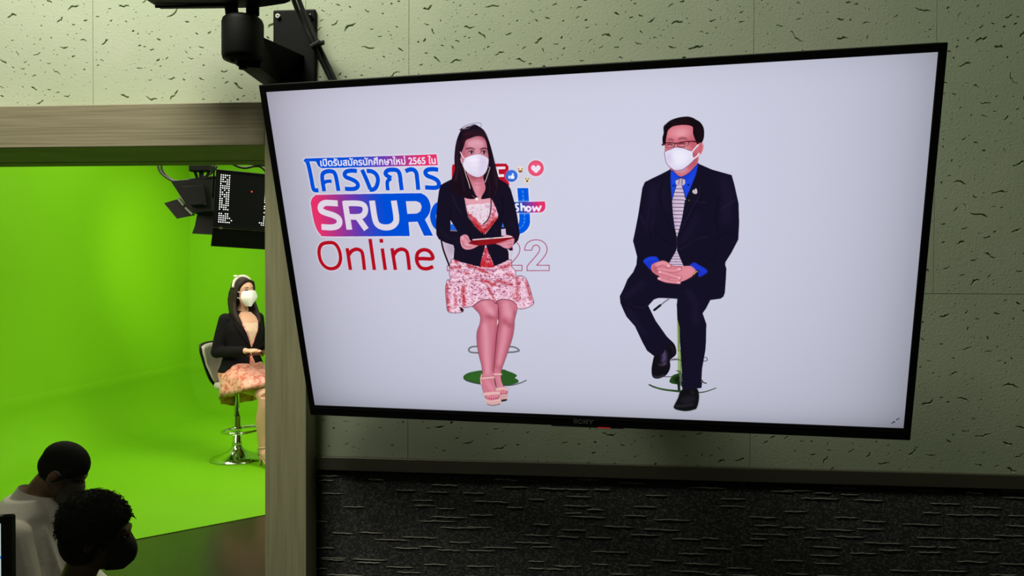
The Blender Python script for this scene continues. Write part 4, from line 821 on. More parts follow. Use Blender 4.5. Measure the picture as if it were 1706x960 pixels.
# the picture: flat coloured meshes lying on the panel
def picture_material():
    m = bpy.data.materials.new('screen_picture'); m.use_nodes = True; nt = m.node_tree; nt.nodes.clear()
    o = nt.nodes.new('ShaderNodeOutputMaterial'); e = nt.nodes.new('ShaderNodeEmission'); a = nt.nodes.new('ShaderNodeAttribute'); a.attribute_name = 'Col'
    nt.links.new(a.outputs['Color'], e.inputs[0]); nt.links.new(e.outputs[0], o.inputs[0]); return m
M_PIC = picture_material()
def lin(c): c = np.clip(c, 0, 1); return np.where(c <= .04045, c/12.92, ((c+.055)/1.055)**2.4)
def picture_mesh(name, rgb, cells, xs, ys, z, parent):
    H, W = cells.shape; used = np.zeros((H+1, W+1), bool)
    for a in (0, 1):
        for b in (0, 1): used[a:a+H, b:b+W] |= cells
    idx = -np.ones(used.shape, np.int64); yy, xx = np.nonzero(used); idx[yy, xx] = np.arange(len(yy))
    co = np.stack([(xs[xx]/PW*16-8)*UNIT, (4.5-ys[yy]/PH*9)*UNIT, np.full(len(yy), z)], 1)
    cy, cx = np.nonzero(cells); f = np.stack([idx[cy, cx], idx[cy+1, cx], idx[cy+1, cx+1], idx[cy, cx+1]], 1)
    me = bpy.data.meshes.new(name); me.vertices.add(len(co)); me.vertices.foreach_set('co', co.ravel())
    me.loops.add(f.size); me.loops.foreach_set('vertex_index', f.ravel().astype(np.int32)); me.polygons.add(len(f))
    me.polygons.foreach_set('loop_start', np.arange(0, f.size, 4, dtype=np.int32)); me.polygons.foreach_set('loop_total', np.full(len(f), 4, np.int32))
    me.update(calc_edges=True)
    at = me.color_attributes.new('Col', 'FLOAT_COLOR', 'POINT'); c = np.ones((len(co), 4), np.float32); c[:, :3] = lin(rgb[yy, xx]); at.data.foreach_set('color', c.ravel())
    me.materials.append(M_PIC); o = bpy.data.objects.new(name, me); COL.objects.link(o); o.parent = parent; return o
picture_background()
gx = np.linspace(0, PW, 121); gy = np.linspace(0, PH, 69)
cr = PIC.rgb[np.clip(gy.astype(int), 0, PH-1)][:, np.clip(gx.astype(int), 0, PW-1)]
screen = picture_mesh('screen', cr, np.ones((68, 120), bool), gx, gy, .0, tv)
fx, fy = np.arange(PW)+.5, np.arange(PH)+.5
def lay(name, z, label=None):
    k = PIC.mask > .01; cells = k[:-1, :-1] | k[1:, :-1] | k[:-1, 1:] | k[1:, 1:]
    o = picture_mesh(name, PIC.rgb, cells, fx, fy, z, screen); PIC.mask[:] = 0
    if label: o['label'] = label
    return o
picture_lettering(); lay('title_lettering', .00025, 'blue, pink and red event lettering on the screen')
picture_arrows(); lay('corner_icon', .00025, 'two small arrows in the lower right corner of the screen')
picture_woman(); lay('presenter_picture', .0005, 'masked woman with clipboard shown on the screen')
picture_man(); lay('presenter_picture', .0005, 'masked man in dark suit shown on the screen')
PIC.rgb = PIC.mask = None
# ------------------------------------------------------------------ bracket with the screen above, and its cables
brk = empty('wall_bracket', on_y(490, 75, D), 0, 'black steel wall bracket with a hanging cylinder, above the left end of the television', 'bracket')
BM = brk.matrix_basis.inverted()
def W(px, py, y): return BM @ on_y(px, py, y)
mb = MB(); a, b = W(455, 17, D-.006), W(526, 175, D-.006)
mb.box(((a.x+b.x)/2, a.y+.002, (a.z+b.z)/2), (b.x-a.x, .008, a.z-b.z), None, .003); mb.build('plate', M_MATTE, brk)
mb = MB(); y1 = D-.145
P = [W(418, 60, y1), W(415, 112, y1), W(455, 142, D-.01), W(500, 165, D-.01), W(490, 92, D-.01), W(455, 75, D-.01)]
n = Vector((.92, .38, 0)); n = (P[5]-P[0]).cross(P[1]-P[0]).normalized()*.018
mb.add([p+n for p in P]+[p-n for p in P], [tuple(range(6)), tuple(range(6, 12))[::-1]]+[(i, (i+1) % 6, 6+(i+1) % 6, 6+i) for i in range(6)]); mb.build('arm', M_MATTE, brk)
cx = W(404.5, 65, y1); rr = (W(437, 60, y1).x-W(372, 60, y1).x)/2; ct, cb = W(404, 31, y1-rr*.2).z, W(404, 107, y1+rr*.4).z
def lathe(c, prof, seg=36): return [[Vector(c)+Vector((r*math.cos(2*math.pi*j/seg), r*math.sin(2*math.pi*j/seg), z)) for j in range(seg)] for r, z in prof]
mb = MB(); mb.loft(lathe((cx.x, cx.y, 0), [(rr*.80, ct+.004), (rr*.94, ct), (rr, ct-.006), (rr, cb+.010), (rr*.94, cb+.003), (rr*.7, cb), (rr*.3, cb-.001)])); mb.build('cylinder', M_MATTE, brk, True)
mb = MB(); mb.tube([(cx.x, cx.y, cb), (cx.x, cx.y, cb-.012)], .0065, 10); mb.tube([(cx.x, cx.y, cb-.004), (cx.x, cx.y, cb-.0055)], .011, 12)
for k in (-1, 1): mb.tube([(cx.x+k*.012, cx.y-.012, cb+.001), (cx.x+k*.012, cx.y-.012, cb-.003)], .003, 8)
mb.build('bolt', M_MATTE, brk)
for (x0, x1, xt) in ((378, 396, 374), (412, 430, 412)):
    mb = MB(); p0, p1 = W((x0+x1)/2, 26, y1), W((xt+xt+18)/2, 4, y1); mb.tube([p0, p1+Vector((0, 0, .01))], .011, 10, flat=.6); mb.build('post', M_MATTE, brk)
mb = MB(); c = W(462.5, 26.5, D-.012); 
ring = [[c+Vector((r*math.cos(t), y, r*math.sin(t))) for t in np.linspace(0, 2*math.pi, 20, False)] for r, y in ((.0042, .003), (.0042, 0), (.0018, -.0008), (.0018, .003))]
mb.loft(ring, False); o = mb.build('washer', mat('white_washer', (.75, .76, .72), .5), brk, True); o['label'] = 'white washer and screw'
mb = MB(); c = W(517, 26, D-.012); mb.ell(c, (.004, .002, .004)); mb.build('screw_head', M_BLACK, brk, True)
# the screen standing on it, only its lower edge in view; built short to lessen its shadow
mo = empty('monitor', on_y(365, 12, y1), 0, 'black monitor on top of the bracket, cut off by the upper edge of the photo', 'monitor')
OM = mo.matrix_basis.inverted()
def Q(px, py, y): return OM @ on_y(px, py, y)
mb = MB(); f0 = y1+.01
pts = [Q(268, 15, f0), Q(262, 9, f0), Q(259, -1, f0), Q(259, -78, f0), Q(486, -78, f0), Q(484, 2, f0), Q(474, 6, f0), Q(430, 12.5, f0), Q(370, 14, f0)]
mb.add([p for p in pts]+[p+Vector((0, -.05, 0)) for p in pts], [tuple(range(9)), tuple(range(9, 18))[::-1]]+[(i, (i+1) % 9, 9+(i+1) % 9, 9+i) for i in range(9)]); mb.build('casing', M_MATTE, mo)
mb = MB(); a, b = Q(270, 18, f0), Q(405, 15, f0); mb.tube([a+Vector((0, -.02, 0)), b+Vector((0, -.02, 0))], .0022, 8); mb.build('lower_rail', M_MATTE, mo)
mb = MB(); a, b = Q(272, -70, f0-.051), Q(474, -12, f0-.051); mb.box(((a.x+b.x)/2, a.y, (a.z+b.z)/2), (b.x-a.x, .002, a.z-b.z)); mb.build('display', M_BLACK, mo)
M_CABLE = mat('cable_rubber', (.008, .008, .009), .45)
for k, (nm, pth, lb) in enumerate((('cable', ((480, -30, D-.06), (492, 8, D-.045), (506, 40, D-.034), (522, 74, D-.030), (541, 112, D-.022), (560, 150, D-.02)), 'black cable running down past the bracket plate, the left of the two'),
                                   ('cable', ((489, -30, D-.04), (501, 8, D-.03), (515, 40, D-.026), (529, 72, D-.024), (546, 108, D-.02), (566, 150, D-.02)), 'black cable running down behind the television, the right of the two'))):
    o = empty('cable', on_y(*pth[2]), 0, lb, 'cable', None); mb = MB()
    mb.tube([Vector(on_y(*q))-o.location for q in pth], .0042, 10, sub=5); mb.build('sheath', M_CABLE, o, True)
    if k == 1: 
        mb = MB(); c = on_y(527, 75, D-.03)-o.location; mb.box(c, (.020, .016, .006), Matrix.Rotation(R(-28), 3, 'Y'), .001); mb.box(c+Vector((.012, -.004, .003)), (.008, .008, .008), None, .002); mb.build('cable_tie', M_CABLE, o)

# ------------------------------------------------------------------ studio lamp panels hanging over the stage
M_LAMP = mat('lamp_black_housing', (.006, .007, .006), .6, spec=.15); M_DIFF = mat('lamp_dark_face', (.008, .010, .008), .35, spec=.4)
M_LED = mat('lit_led', (1, 1, 1), .4, emit=(1, 1, .98), estr=1.5); M_HINGE = mat('hinge_steel', (.55, .56, .50), .35, .8)
M_RED = mat('red_indicator', (.3, 0, 0), .4, emit=(1, .05, .04), estr=1.2); M_BLUE = mat('blue_indicator', (0, 0, .3), .4, emit=(.12, .12, .9), estr=.9)
def lamp_panel(loc, rot, w, h, lit, label, flaps):
    o = empty('studio_light', loc, 0, label, 'studio light'); o.rotation_euler = rot
    mb = MB(); mb.box((0, .03, 0), (w, .06, h), None, .006); mb.box((0, .075, 0), (w*.6, .04, h*.55), None, .008); mb.build('housing', M_LAMP, o)
    mb = MB()
    for sx_, sz_, ww, hh2 in ((0, h/2-.006, w, .012), (0, -h/2+.006, w, .012), (-w/2+.006, 0, .012, h), (w/2-.006, 0, .012, h)): mb.box((sx_, -.004, sz_), (ww, .010, hh2), None, .002)
    mb.build('front_frame', M_LAMP, o)
    mb = MB(); mb.box((0, -.001, 0), (w-.024, .002, h-.024)); mb.build('diffuser', M_DIFF, o)
    if lit:
        q = .0135
        for side in (-1, 1):
            for nm, rows_ in (('led_strip', range(0, 17)), ('led_cluster', range(18, 24))):
                mb = MB()
                for i in rows_:
                    z = h/2-.032-i*q
                    if z < -h/2+.03: break
                    for j in range(5 if i < 20 else 7-abs(21-i)):
                        if rnd.random() > .14: mb.ell((side*(w/2-.032-j*.0125), -.0035, z), (.0036, .0016, .0036), None, 8, 4)
                mb.build(nm, M_LED, o)
        mb = MB(); mb.ell((w*.07, -.005, h*.17), (.005, .003, .005), None, 10, 6); mb.build('indicator', M_RED, o); mb = MB(); mb.ell((w*.34, -.005, -h*.23), (.004, .003, .004), None, 10, 6); mb.build('indicator', M_BLUE, o)
    for side, ang, L, tap in flaps:
        F = {'b': Matrix.Translation((0, 0, -h/2)), 't': Matrix.Translation((0, 0, h/2)) @ Matrix.Rotation(math.pi, 4, 'Y'), 'l': Matrix.Translation((-w/2, 0, 0)) @ Matrix.Rotation(R(90), 4, 'Y'), 'r': Matrix.Translation((w/2, 0, 0)) @ Matrix.Rotation(R(-90), 4, 'Y')}[side]
        F = F @ Matrix.Rotation(R(ang), 4, 'X'); ln_ = w if side in 'bt' else h
        mb = MB(); mb.prism([(-ln_/2, 0), (-ln_/2-tap, -L), (ln_/2+tap, -L), (ln_/2, 0)], .003, F @ Matrix.Rotation(R(90), 4, 'X')); b = mb.build('barn_door', M_LAMP, o)
        mb = MB(); mb.tube([F @ Vector((-ln_/2, -.002, 0)), F @ Vector((ln_/2, -.002, 0))], .0035, 8)
        for t in (-.38, .38): mb.box(F @ Vector((ln_*t, -.004, 0)), (.02, .012, .014), F.to_3x3(), .002)
        mb.build('hinge', M_HINGE, b)
    return o
pl = at_depth(411, 335, 5.0)
lamp1 = lamp_panel(pl, (R(8), R(3), R(26)), .385, .365, True, 'lit square studio light with rows of white dots, its lower flap hanging down', [('b', 20, .135, .008)])
def yoke(o, w, drop, top):
    mb = MB(); mb.tube([(-w/2-.012, .03, 0), (-w/2-.012, .03, drop), (w/2+.012, .03, drop), (w/2+.012, .03, 0)], .007, 8); mb.build('yoke', M_LAMP, o)
    mb = MB(); mb.tube([(0, .03, drop), (0, .03, top)], .012, 10); mb.box((0, .03, drop+.03), (.06, .05, .05), None, .006); mb.build('clamp', M_LAMP, o)
yoke(lamp1, .385, .235, 1.0)
# the other lamp, seen from its back: a tapered housing with two open flaps
p2 = at_depth(328, 327, 5.5)
lamp2 = empty('studio_light', p2, 0, 'studio light seen from behind, turned to the green wall, left of the lit one', 'studio light')
lamp2.rotation_euler = Matrix((cam_r, -cam_u.cross(cam_r), cam_u)).transposed().to_euler()
L2 = (Matrix.Translation(p2) @ Matrix((cam_r, -cam_u.cross(cam_r), cam_u)).transposed().to_4x4()).inverted()
def l2(px, py, d=5.5): return L2 @ at_depth(px, py, d)
def slab(name, pts, d0, d1, m, parent, shrink=1):
    mb = MB(); n = len(pts); c = sum((l2(*q) for q in pts), Vector())/n
    A = [l2(x, y, 5.5) for x, y in pts]; B = [c+(q-c)*shrink for q in A]
    mb.add([q+Vector((0, d0, 0)) for q in A]+[q+Vector((0, d1, 0)) for q in B], [tuple(range(n)), tuple(range(n, 2*n))[::-1]]+[(i, (i+1) % n, n+(i+1) % n, n+i) for i in range(n)]); return mb.build(name, m, parent)
slab('housing', [(288, 302), (296, 300), (359, 297), (362, 355), (326, 358), (321, 354)], .05, -.06, M_LAMP, lamp2, .9)
slab('rear_box', [(309, 312), (346, 309), (350, 344), (326, 346)], -.06, -.11, M_LAMP, lamp2, .85)
slab('front_frame', [(286, 300), (361, 295), (364, 357), (325, 360)], .07, .05, M_LAMP, lamp2)
slab('barn_door', [(270, 338), (297, 330), (322, 358), (291, 364)], .03, .034, M_LAMP, lamp2)
slab('barn_door', [(326, 357), (363, 355), (366, 392), (317, 389), (322, 376)], .02, .024, M_LAMP, lamp2)
for q in (((300, 326), (310, 338)), ((313, 341), (322, 353)), ((297, 331), (306, 342)), ((309, 346), (320, 357))):
    mb = MB(); mb.tube([l2(*q[0])+Vector((0, -.005, 0)), l2(*q[1])+Vector((0, -.005, 0))], .008, 8); mb.build('hinge', M_HINGE, lamp2)
mb = MB(); A = l2(336, 281)
mb.box(A, (.15, .08, .05), None, .01); mb.tube([A+Vector((-.05, 0, -.01)), l2(331, 303)], .010, 8); mb.tube([A+Vector((.06, 0, -.01)), l2(341, 303)], .010, 8); mb.tube([A, l2(336, 306)], .016, 10); mb.tube([l2(316, 300), l2(362, 295)], .010, 8); mb.tube([A, A+Vector((0, 0, 1.2))], .02, 10)
mb.build('ceiling_clamp', M_LAMP, lamp2)
for pth, lb in ((((262, 268, 5.68), (266, 285, 5.68), (276, 295, 5.68), (290, 302, 5.68), (310, 301, 5.68), (330, 297, 5.68), (352, 289, 5.68), (362, 276, 5.68)), 'black lamp cable looping at left of the studio lights'),
                (((270, 268, 5.72), (270, 283, 5.72), (282, 297, 5.72), (300, 304, 5.72)), 'short black lamp cable hanging behind the longer loop'),
                (((382, 270, 5.1), (395, 277, 5.1), (408, 280, 5.1), (424, 277, 5.1), (434, 278, 5.1), (441, 284, 5.1), (447, 292, 5.1)), 'black cable sagging above the lit studio light')):
    o = empty('lamp_cable', at_depth(*pth[0]), 0, lb, 'cable'); mb = MB(); mb.tube([at_depth(*q)-o.location for q in pth], .008, 8, sub=5); mb.build('sheath', M_CABLE, o, True)
# ------------------------------------------------------------------ the presenter on her bar stool
M_CHROME = mat('chrome', (.72, .74, .72), .12, 1); M_SEATPAD = mat('pale_grey_upholstery', (.52, .50, .43), .6, bump=(200, .3)); M_RIM = mat('black_seat_shell', (.01, .01, .01), .4)
SP = on_z(395, 765, .0)
TURN = R(58)
stool = empty('bar_stool', SP, TURN, 'chrome pedestal bar stool with pale quilted backrest under the seated presenter', 'stool')
SEAT = .645
mb = MB(); mb.loft(lathe((0, 0, 0), [(.215, 0), (.22, .006), (.215, .014), (.16, .030), (.10, .055), (.055, .088), (.038, .115), (.034, .13)], 48)); mb.build('base', M_CHROME, stool, True)
mb = MB(); mb.loft(lathe((0, 0, 0), [(.034, .12), (.040, .122), (.040, .145), (.032, .15), (.030, .36)])); mb.build('pole', M_CHROME, stool, True)
mb = MB(); mb.loft(lathe((0, 0, 0), [(.022, .35), (.022, SEAT-.07), (.05, SEAT-.06), (.09, SEAT-.05)])); mb.build('gas_lift', M_CHROME, stool, True)
mb = MB(); ring = [(.0, -.035), (-.08, -.04), (-.165, -.10), (-.17, -.19), (-.11, -.255), (0, -.275), (.11, -.255), (.17, -.19), (.165, -.10), (.08, -.04), (.0, -.035)]
mb.tube([(x, y+.06, .255) for x, y in ring], .011, 10, sub=5); mb.loft(lathe((0, 0, 0), [(.036, .235), (.042, .238), (.042, .272), (.036, .275)])); mb.build('footrest', M_CHROME, stool, True)
mb = MB(); mb.tube([(-.05, -.05, SEAT-.055), (-.08, -.10, SEAT-.075), (-.12, -.14, SEAT-.085)], .006, 8); mb.tube([(-.10, -.12, SEAT-.08), (-.14, -.16, SEAT-.09)], .009, 8); mb.build('height_lever', M_RIM, stool, True)
mb = MB(); mb.loft([[Vector((.165*sc*math.copysign(abs(math.cos(t))**.7, math.cos(t)), .165*sc*math.copysign(abs(math.sin(t))**.7, math.sin(t)), z)) for t in np.linspace(0, 2*math.pi, 40, False)] for sc, z in ((.86, SEAT-.055), (.98, SEAT-.045), (1, SEAT-.025), (.97, SEAT-.006), (.85, SEAT))]); mb.build('seat', M_SEATPAD, stool, True)
def shell(dw, dz, off, quilt):
    rings = []
    for i in range(11):
        v = i/10; row = []
        for j in range(25):
            u = -1+j/12; half = (.105+.100*min(1, v*1.25)**.7)+dw; z = SEAT-.030-dz+(.350+2*dz)*v-.022*abs(u)**4*(1 if v > .5 else -1)*(abs(v-.5)*2)**2
            q = .012*abs(math.sin(v*6.3))*abs(math.cos(u*3.14)) if quilt else 0
            row.append(Vector((u*half, .205+off-.075*u*u-q+.035*v, z)))
        rings.append(row)
    return rings
def sheet(mb, rings, t):
    out = [[p+Vector((0, t, 0)) for p in r] for r in rings]
    mb.loft(rings, False, False); mb.loft(out, False, False)
    for a_, b_ in ((rings[0], out[0]), (rings[-1], out[-1])): mb.loft([a_, b_], False, False)
    for k in (0, -1): mb.loft([[r[k] for r in rings], [r[k] for r in out]], False, False)
mb = MB(); sheet(mb, shell(0, 0, 0, True), .03); mb.build('backrest', M_SEATPAD, stool, True, weld=True)
mb = MB(); sheet(mb, shell(.014, .014, .029, False), .014); mb.tube([(0, .235, SEAT-.05), (0, .12, SEAT-.06), (0, 0, SEAT-.055)], .03, 8, flat=.4); mb.build('back_shell', M_RIM, stool, True, weld=True)

M_SKIN = mat('skin', (.62, .37, .24), .5, spec=.35); M_HAIR = mat('dark_brown_hair', (.014, .009, .007), .6, spec=.2, vary=(14, (.026, .017, .012), (6, 6, .5), .35, .7)); M_JACKET = mat('black_jacket_cloth', (.0045, .0045, .005), .9, spec=.15, bump=(300, .3))
M_VELVET = mat('salmon_velvet', (.84, .43, .31), .45, sheen=.5, vary=(30, (.55, .10, .055), (1, 1, 1), .44, .64), bump=(70, .9)); M_LACE = mat('cream_lace', (.74, .58, .42), .8, vary=(120, (.60, .42, .28), (1, 1, 1), .45, .6)); M_MASK = mat('white_mask', (.80, .82, .78), .8)
M_EYE = mat('dark_eye', (.015, .008, .006), .25); M_EYEW = mat('eye_white', (.6, .56, .5), .35); M_BROW = mat('brow_hair', (.05, .03, .02), .8); M_SANDAL = mat('beige_sandal', (.56, .38, .26), .5); M_SATIN = mat('cream_satin', (.78, .76, .62), .45)
pw = empty('person', SP+cam_r*.040, TURN, 'long haired woman in white mask, black jacket and salmon skirt seated on the bar stool', 'person')
# local axes: -y is where she faces, x is her left
HC = Vector((.0, -.036, 1.390))                    # middle of the head
HR = Matrix.Rotation(R(2), 3, 'Z')              # head turned a little
def h(x, y, z): return HC+HR @ Vector((x, y, z))
def face_profile(mb, S=1.0):
    mb.ell(h(0, .012, .035), (.073*S, .092*S, .085*S), HR); mb.ell(h(0, -.022, -.028), (.058*S, .066*S, .082*S), HR)
    mb.ell(h(0, -.040, -.078), (.034*S, .038*S, .030*S), HR); mb.ell(h(0, -.084, -.012), (.012, .016, .026), HR)
    for s in (-1, 1): mb.ell(h(s*.038, -.058, -.020), (.024, .020, .024), HR); mb.ell(h(s*.073, .012, -.008), (.008, .018, .030), HR)
def hand(mb, w, palm, fdir, up, curl, L=.075, thumb=None):
    fdir = Vector(fdir).normalized(); up = Vector(up).normalized(); sd = fdir.cross(up).normalized(); p = Vector(palm)
    mb.tube([w, p-fdir*.035, p, p+fdir*.030], [.023, .030, .034, .030], 12, flat=.55, up=up)
    for i, k in enumerate((-.024, -.008, .008, .024)):
        l = L*(.88, 1, .96, .78)[i]; b = p+fdir*.030+sd*k
        m1 = b+fdir*l*.42-up*l*.10*curl; m2 = m1+fdir*l*.26-up*l*.26*curl; m3 = m2+fdir*l*.10-up*l*.25*curl
        mb.tube([b-fdir*.02, b, m1, m2, m3], [.0085, .0088, .0082, .0075, .006], 8)
    if thumb is not None:
        t = p-fdir*.015+sd*thumb*.026; mb.tube([t-sd*thumb*.012, t+fdir*.012+sd*thumb*.014, t+fdir*.036+sd*thumb*.014+up*.010, t+fdir*.055+sd*thumb*.004+up*.012], [.012, .0105, .0095, .007], 8)
body = MB(); face_profile(body)
body.tube([h(0, .012, -.06), (0, -.012, 1.282), (0, 0, 1.240), (0, .0, 1.20)], [.046, .047, .055, .09], 16)
body.loft([[Vector((rx*math.cos(t), cy+ry*math.sin(t), z)) for t in np.linspace(0, 2*math.pi, 24, False)] for z, rx, ry, cy in ((.64, .15, .13, .02), (.72, .165, .125, .02), (.84, .12, .095, .01), (.95, .125, .10, -.005), (1.06, .145, .105, -.012), (1.14, .16, .095, -.005), (1.20, .14, .07, 0), (1.235, .07, .05, 0))])
LW = {-1: Vector((-.125, -.255, .930)), 1: Vector((.125, -.275, .935))}
for s in (-1, 1):
    sh, el, wr = Vector((s*.150, 0, 1.172)), Vector((s*.205, .03, .915)), LW[s]
    body.tube([sh, (sh+el)/2, el], [.048, .042, .036], 14); body.tube([el, (el+wr)/2, wr], [.036, .031, .024], 14)
    d = (Vector((s*.045, -.335, .930))-wr).normalized(); hand(body, wr, wr+d*.05, d, (0, -.25, 1), 1.2, .070, -s)
    kn, an = Vector((s*.052, -0.395, .565)), Vector((s*.040, -0.345, .145))
    body.tube([(s*.085, .0, .68), (s*.075, -.22, .65), (s*.06, -.325, .620), kn], [.088, .080, .064, .056], 18)
    body.tube([kn, (s*.052, -0.392, .50), (s*.050, -0.360, .385), (s*.046, -0.345, .25), an], [.055, .053, .053, .039, .029], 18)
    body.tube([an, (s*.040, -0.355, .105), (s*.038, -0.405, .070), (s*.038, -0.465, .038), (s*.038, -0.495, .032)], [.030, .032, .029, .024, .016], 12); body.ell((s*.04, -.39, .100), (.024, .028, .028))
body.build('body', M_SKIN, pw, True, remesh=.0052, relax=4)
# hair
hr = MB(); hr.ell(h(0, .030, .044), (.086, .098, .090), HR); hr.ell(h(0, .045, -.02), (.084, .082, .10), HR)
hr.tube([h(.015, -.050, .104), h(-.03, -.050, .102), h(-.064, -.030, .066), h(-.082, -.006, .010)], [.012, .018, .016, .014], 10); hr.tube([h(.01, -.050, .104), h(.046, -.048, .088), h(.072, -.026, .042), h(.084, -.004, -.02)], [.012, .016, .015, .014], 10)
gh = random.Random(3)
for s in (-1, 1):
    for k in range(11):
        a = k/10; e = gh.uniform(-.018, .012); hr.tube([h(s*(.062-.008*a), -.012+.085*a, .070), h(s*(.086-.012*a), -.004+.088*a, .0), h(s*(.094-.012*a), .000+.082*a, -.08), h(s*(.106-.024*a), -.020+.080*a, -.155), h(s*(.104-.02*a), -.046+.082*a, -.200), h(s*(.094-.014*a), -.066+.080*a, -.238), h(s*(.084-.012*a), -.074+.076*a, -.266+e)], [.013, .015, .017, .020, .022, .020, .013], 10)
hr.tube([h(0, .09, .05), h(0, .115, -.05), h(0, .10, -.14), h(0, .075, -.22)], [.06, .075, .075, .05], 14, flat=.5)
hr.build('hair', M_HAIR, pw, True, remesh=.005, relax=2)
bw = MB(); bw.tube([h(-.094, .02, .045), h(-.078, .022, .098), h(-.04, .022, .130), h(0, .022, .138), h(.04, .022, .130), h(.078, .022, .098), h(.094, .02, .045)], .0125, 10, flat=.35, sub=3)
for s in (-1, 1): bw.tube([h(-.035, .02, .133), h(-.035+s*.016, .026, .141), h(-.035+s*.036, .03, .141), h(-.035+s*.040, .022, .133)], [.005, .011, .013, .006], 8, flat=.5)
bw.build('hair_bow', M_SATIN, pw, True)
# mask, eyes, brows
mk = MB(); rows_ = []
for i in range(9):
    v = i/8; z = .014-.124*v; half = .080*(1-.74*max(0, (v-.35)/.65)**1.7)*(1-.25*(1-v)**6); row = []
    for j in range(17):
        u = -1+j/8; x = u*half; fw = -.116*(1-.40*abs(u)**1.7)*(1-.06*abs(v-.45)*2)+(.030*max(0, v-.55)) + .012*(1-v)**3*(1-abs(u))*-.0
        row.append(h(x, fw+.0*v, z+.012*(1-abs(u))*(1-v)))
    rows_.append(row)
mk.loft(rows_, False, False); mk.loft([[p+HR @ Vector((0, .004, 0)) for p in r] for r in rows_], False, False)
for s in (-1, 1):
    mk.tube([h(s*.066, -.060, .004), h(s*.076, -.02, .010), h(s*.083, .014, .024)], .0024, 6); mk.tube([h(s*.058, -.066, -.056), h(s*.074, -.02, -.040), h(s*.083, .014, -.028)], .0024, 6)
mk.build('face_mask', M_MASK, pw, True)
for s in (-1, 1):
    mb = MB(); mb.ell(h(s*.031, -.0745, .024), (.0135, .0080, .0060), HR @ Matrix.Rotation(R(-s*16), 3, 'Z')); mb.build('eye', M_EYE, pw, True)
    mb = MB(); mb.tube([h(s*.014, -.0815, .0445), h(s*.032, -.0790, .0475), h(s*.050, -.068, .041)], [.0022, .0026, .0014], 8); mb.build('eyebrow', M_BROW, pw, True)
# jacket
TOR = ((.738, .205, .185, -.014), (.79, .180, .154, -.006), (.86, .158, .128, 0), (.92, .150, .122, -.004), (1.0, .160, .128, -.010), (1.08, .176, .132, -.012), (1.14, .178, .118, -.006), (1.19, .160, .090, 0), (1.225, .11, .062, .004), (1.245, .06, .05, .006))
def tor(z, t, off=0):
    for a, b in zip(TOR, TOR[1:]):
        if a[0] <= z <= b[0]:
            k = (z-a[0])/(b[0]-a[0]); rx, ry, cy = [a[i]*(1-k)+b[i]*k for i in (1, 2, 3)]
            return Vector(((rx+off)*math.sin(t), cy-(ry+off)*math.cos(t), z))
jk = MB(); jk.loft([[Vector((rx*math.cos(t), cy+ry*math.sin(t), z)) for t in np.linspace(0, 2*math.pi, 32, False)] for z, rx, ry, cy in TOR])
for s in (-1, 1):
    sh, el, wr = Vector((s*.150, .0, 1.175)), Vector((s*.207, .035, .908)), LW[s]
    jk.ell(sh, (.054, .058, .050)); jk.tube([sh, (sh+el)/2+Vector((s*.004, 0, 0)), el], [.055, .051, .047], 16); jk.ell(el, (.049, .049, .049)); jk.tube([el, (el+wr)/2, wr+(el-wr)*.06], [.048, .044, .038], 16)
jk.build('jacket', M_JACKET, pw, True, remesh=.007, relax=3)
def patch(name, z0, z1, wfun, off, m, nz=14, nu=10, skew=0):
    mb = MB(); rows2 = []
    for i in range(nz+1):
        z = z0+(z1-z0)*i/nz; w0, w1 = wfun(z); rows2.append([tor(z, w0+(w1-w0)*j/nu, off) for j in range(nu+1)])
    mb.loft(rows2, False, False); mb.loft([[p+Vector((0, .004, 0)) for p in r] for r in rows2], False, False); return mb.build(name, m, pw, True)
vw = lambda z: max(0, min(1, (z-.945)/.235))
patch('dress_top', .945, 1.222, lambda z: (-.04-.50*vw(z), .04+.50*vw(z)), .005, M_VELVET)
patch('lace_panel', .99, 1.15, lambda z: (-.02-.37*max(0, (z-.99)/.16)**.8, .02+.37*max(0, (z-.99)/.16)**.8), .009, M_LACE)
sk = patch('neckline', 1.148, 1.232, lambda z: (-.36-.1*vw(z), .36+.1*vw(z)), .0105, M_SKIN)
patch('dress_waist', .740, .90, lambda z: (-.02-.28*(.90-z)/.185, .02+.24*(.90-z)/.185), .007, M_VELVET)
for s in (-1, 1):
    mb = MB(); A_, B_ = [], []
    for i in range(13):
        z = .945+.285*i/12; A_.append(tor(z, s*(.04+.50*vw(z)), .012)); B_.append(tor(z, s*(.04+.50*vw(z)+.03+.30*math.sin(min(1, i/9)*math.pi*.62)), .008))
    mb.loft([A_, B_], False, False); mb.loft([[p+Vector((0, .006, 0)) for p in A_], [p+Vector((0, .006, 0)) for p in B_]], False, False); mb.loft([A_, [p+Vector((0, .006, 0)) for p in A_]], False, False); mb.build('lapel', M_JACKET, pw)
mb = MB(); mb.ell(tor(.925, 0, .008), (.008, .005, .008)); mb.build('button', M_RIM, pw, True)
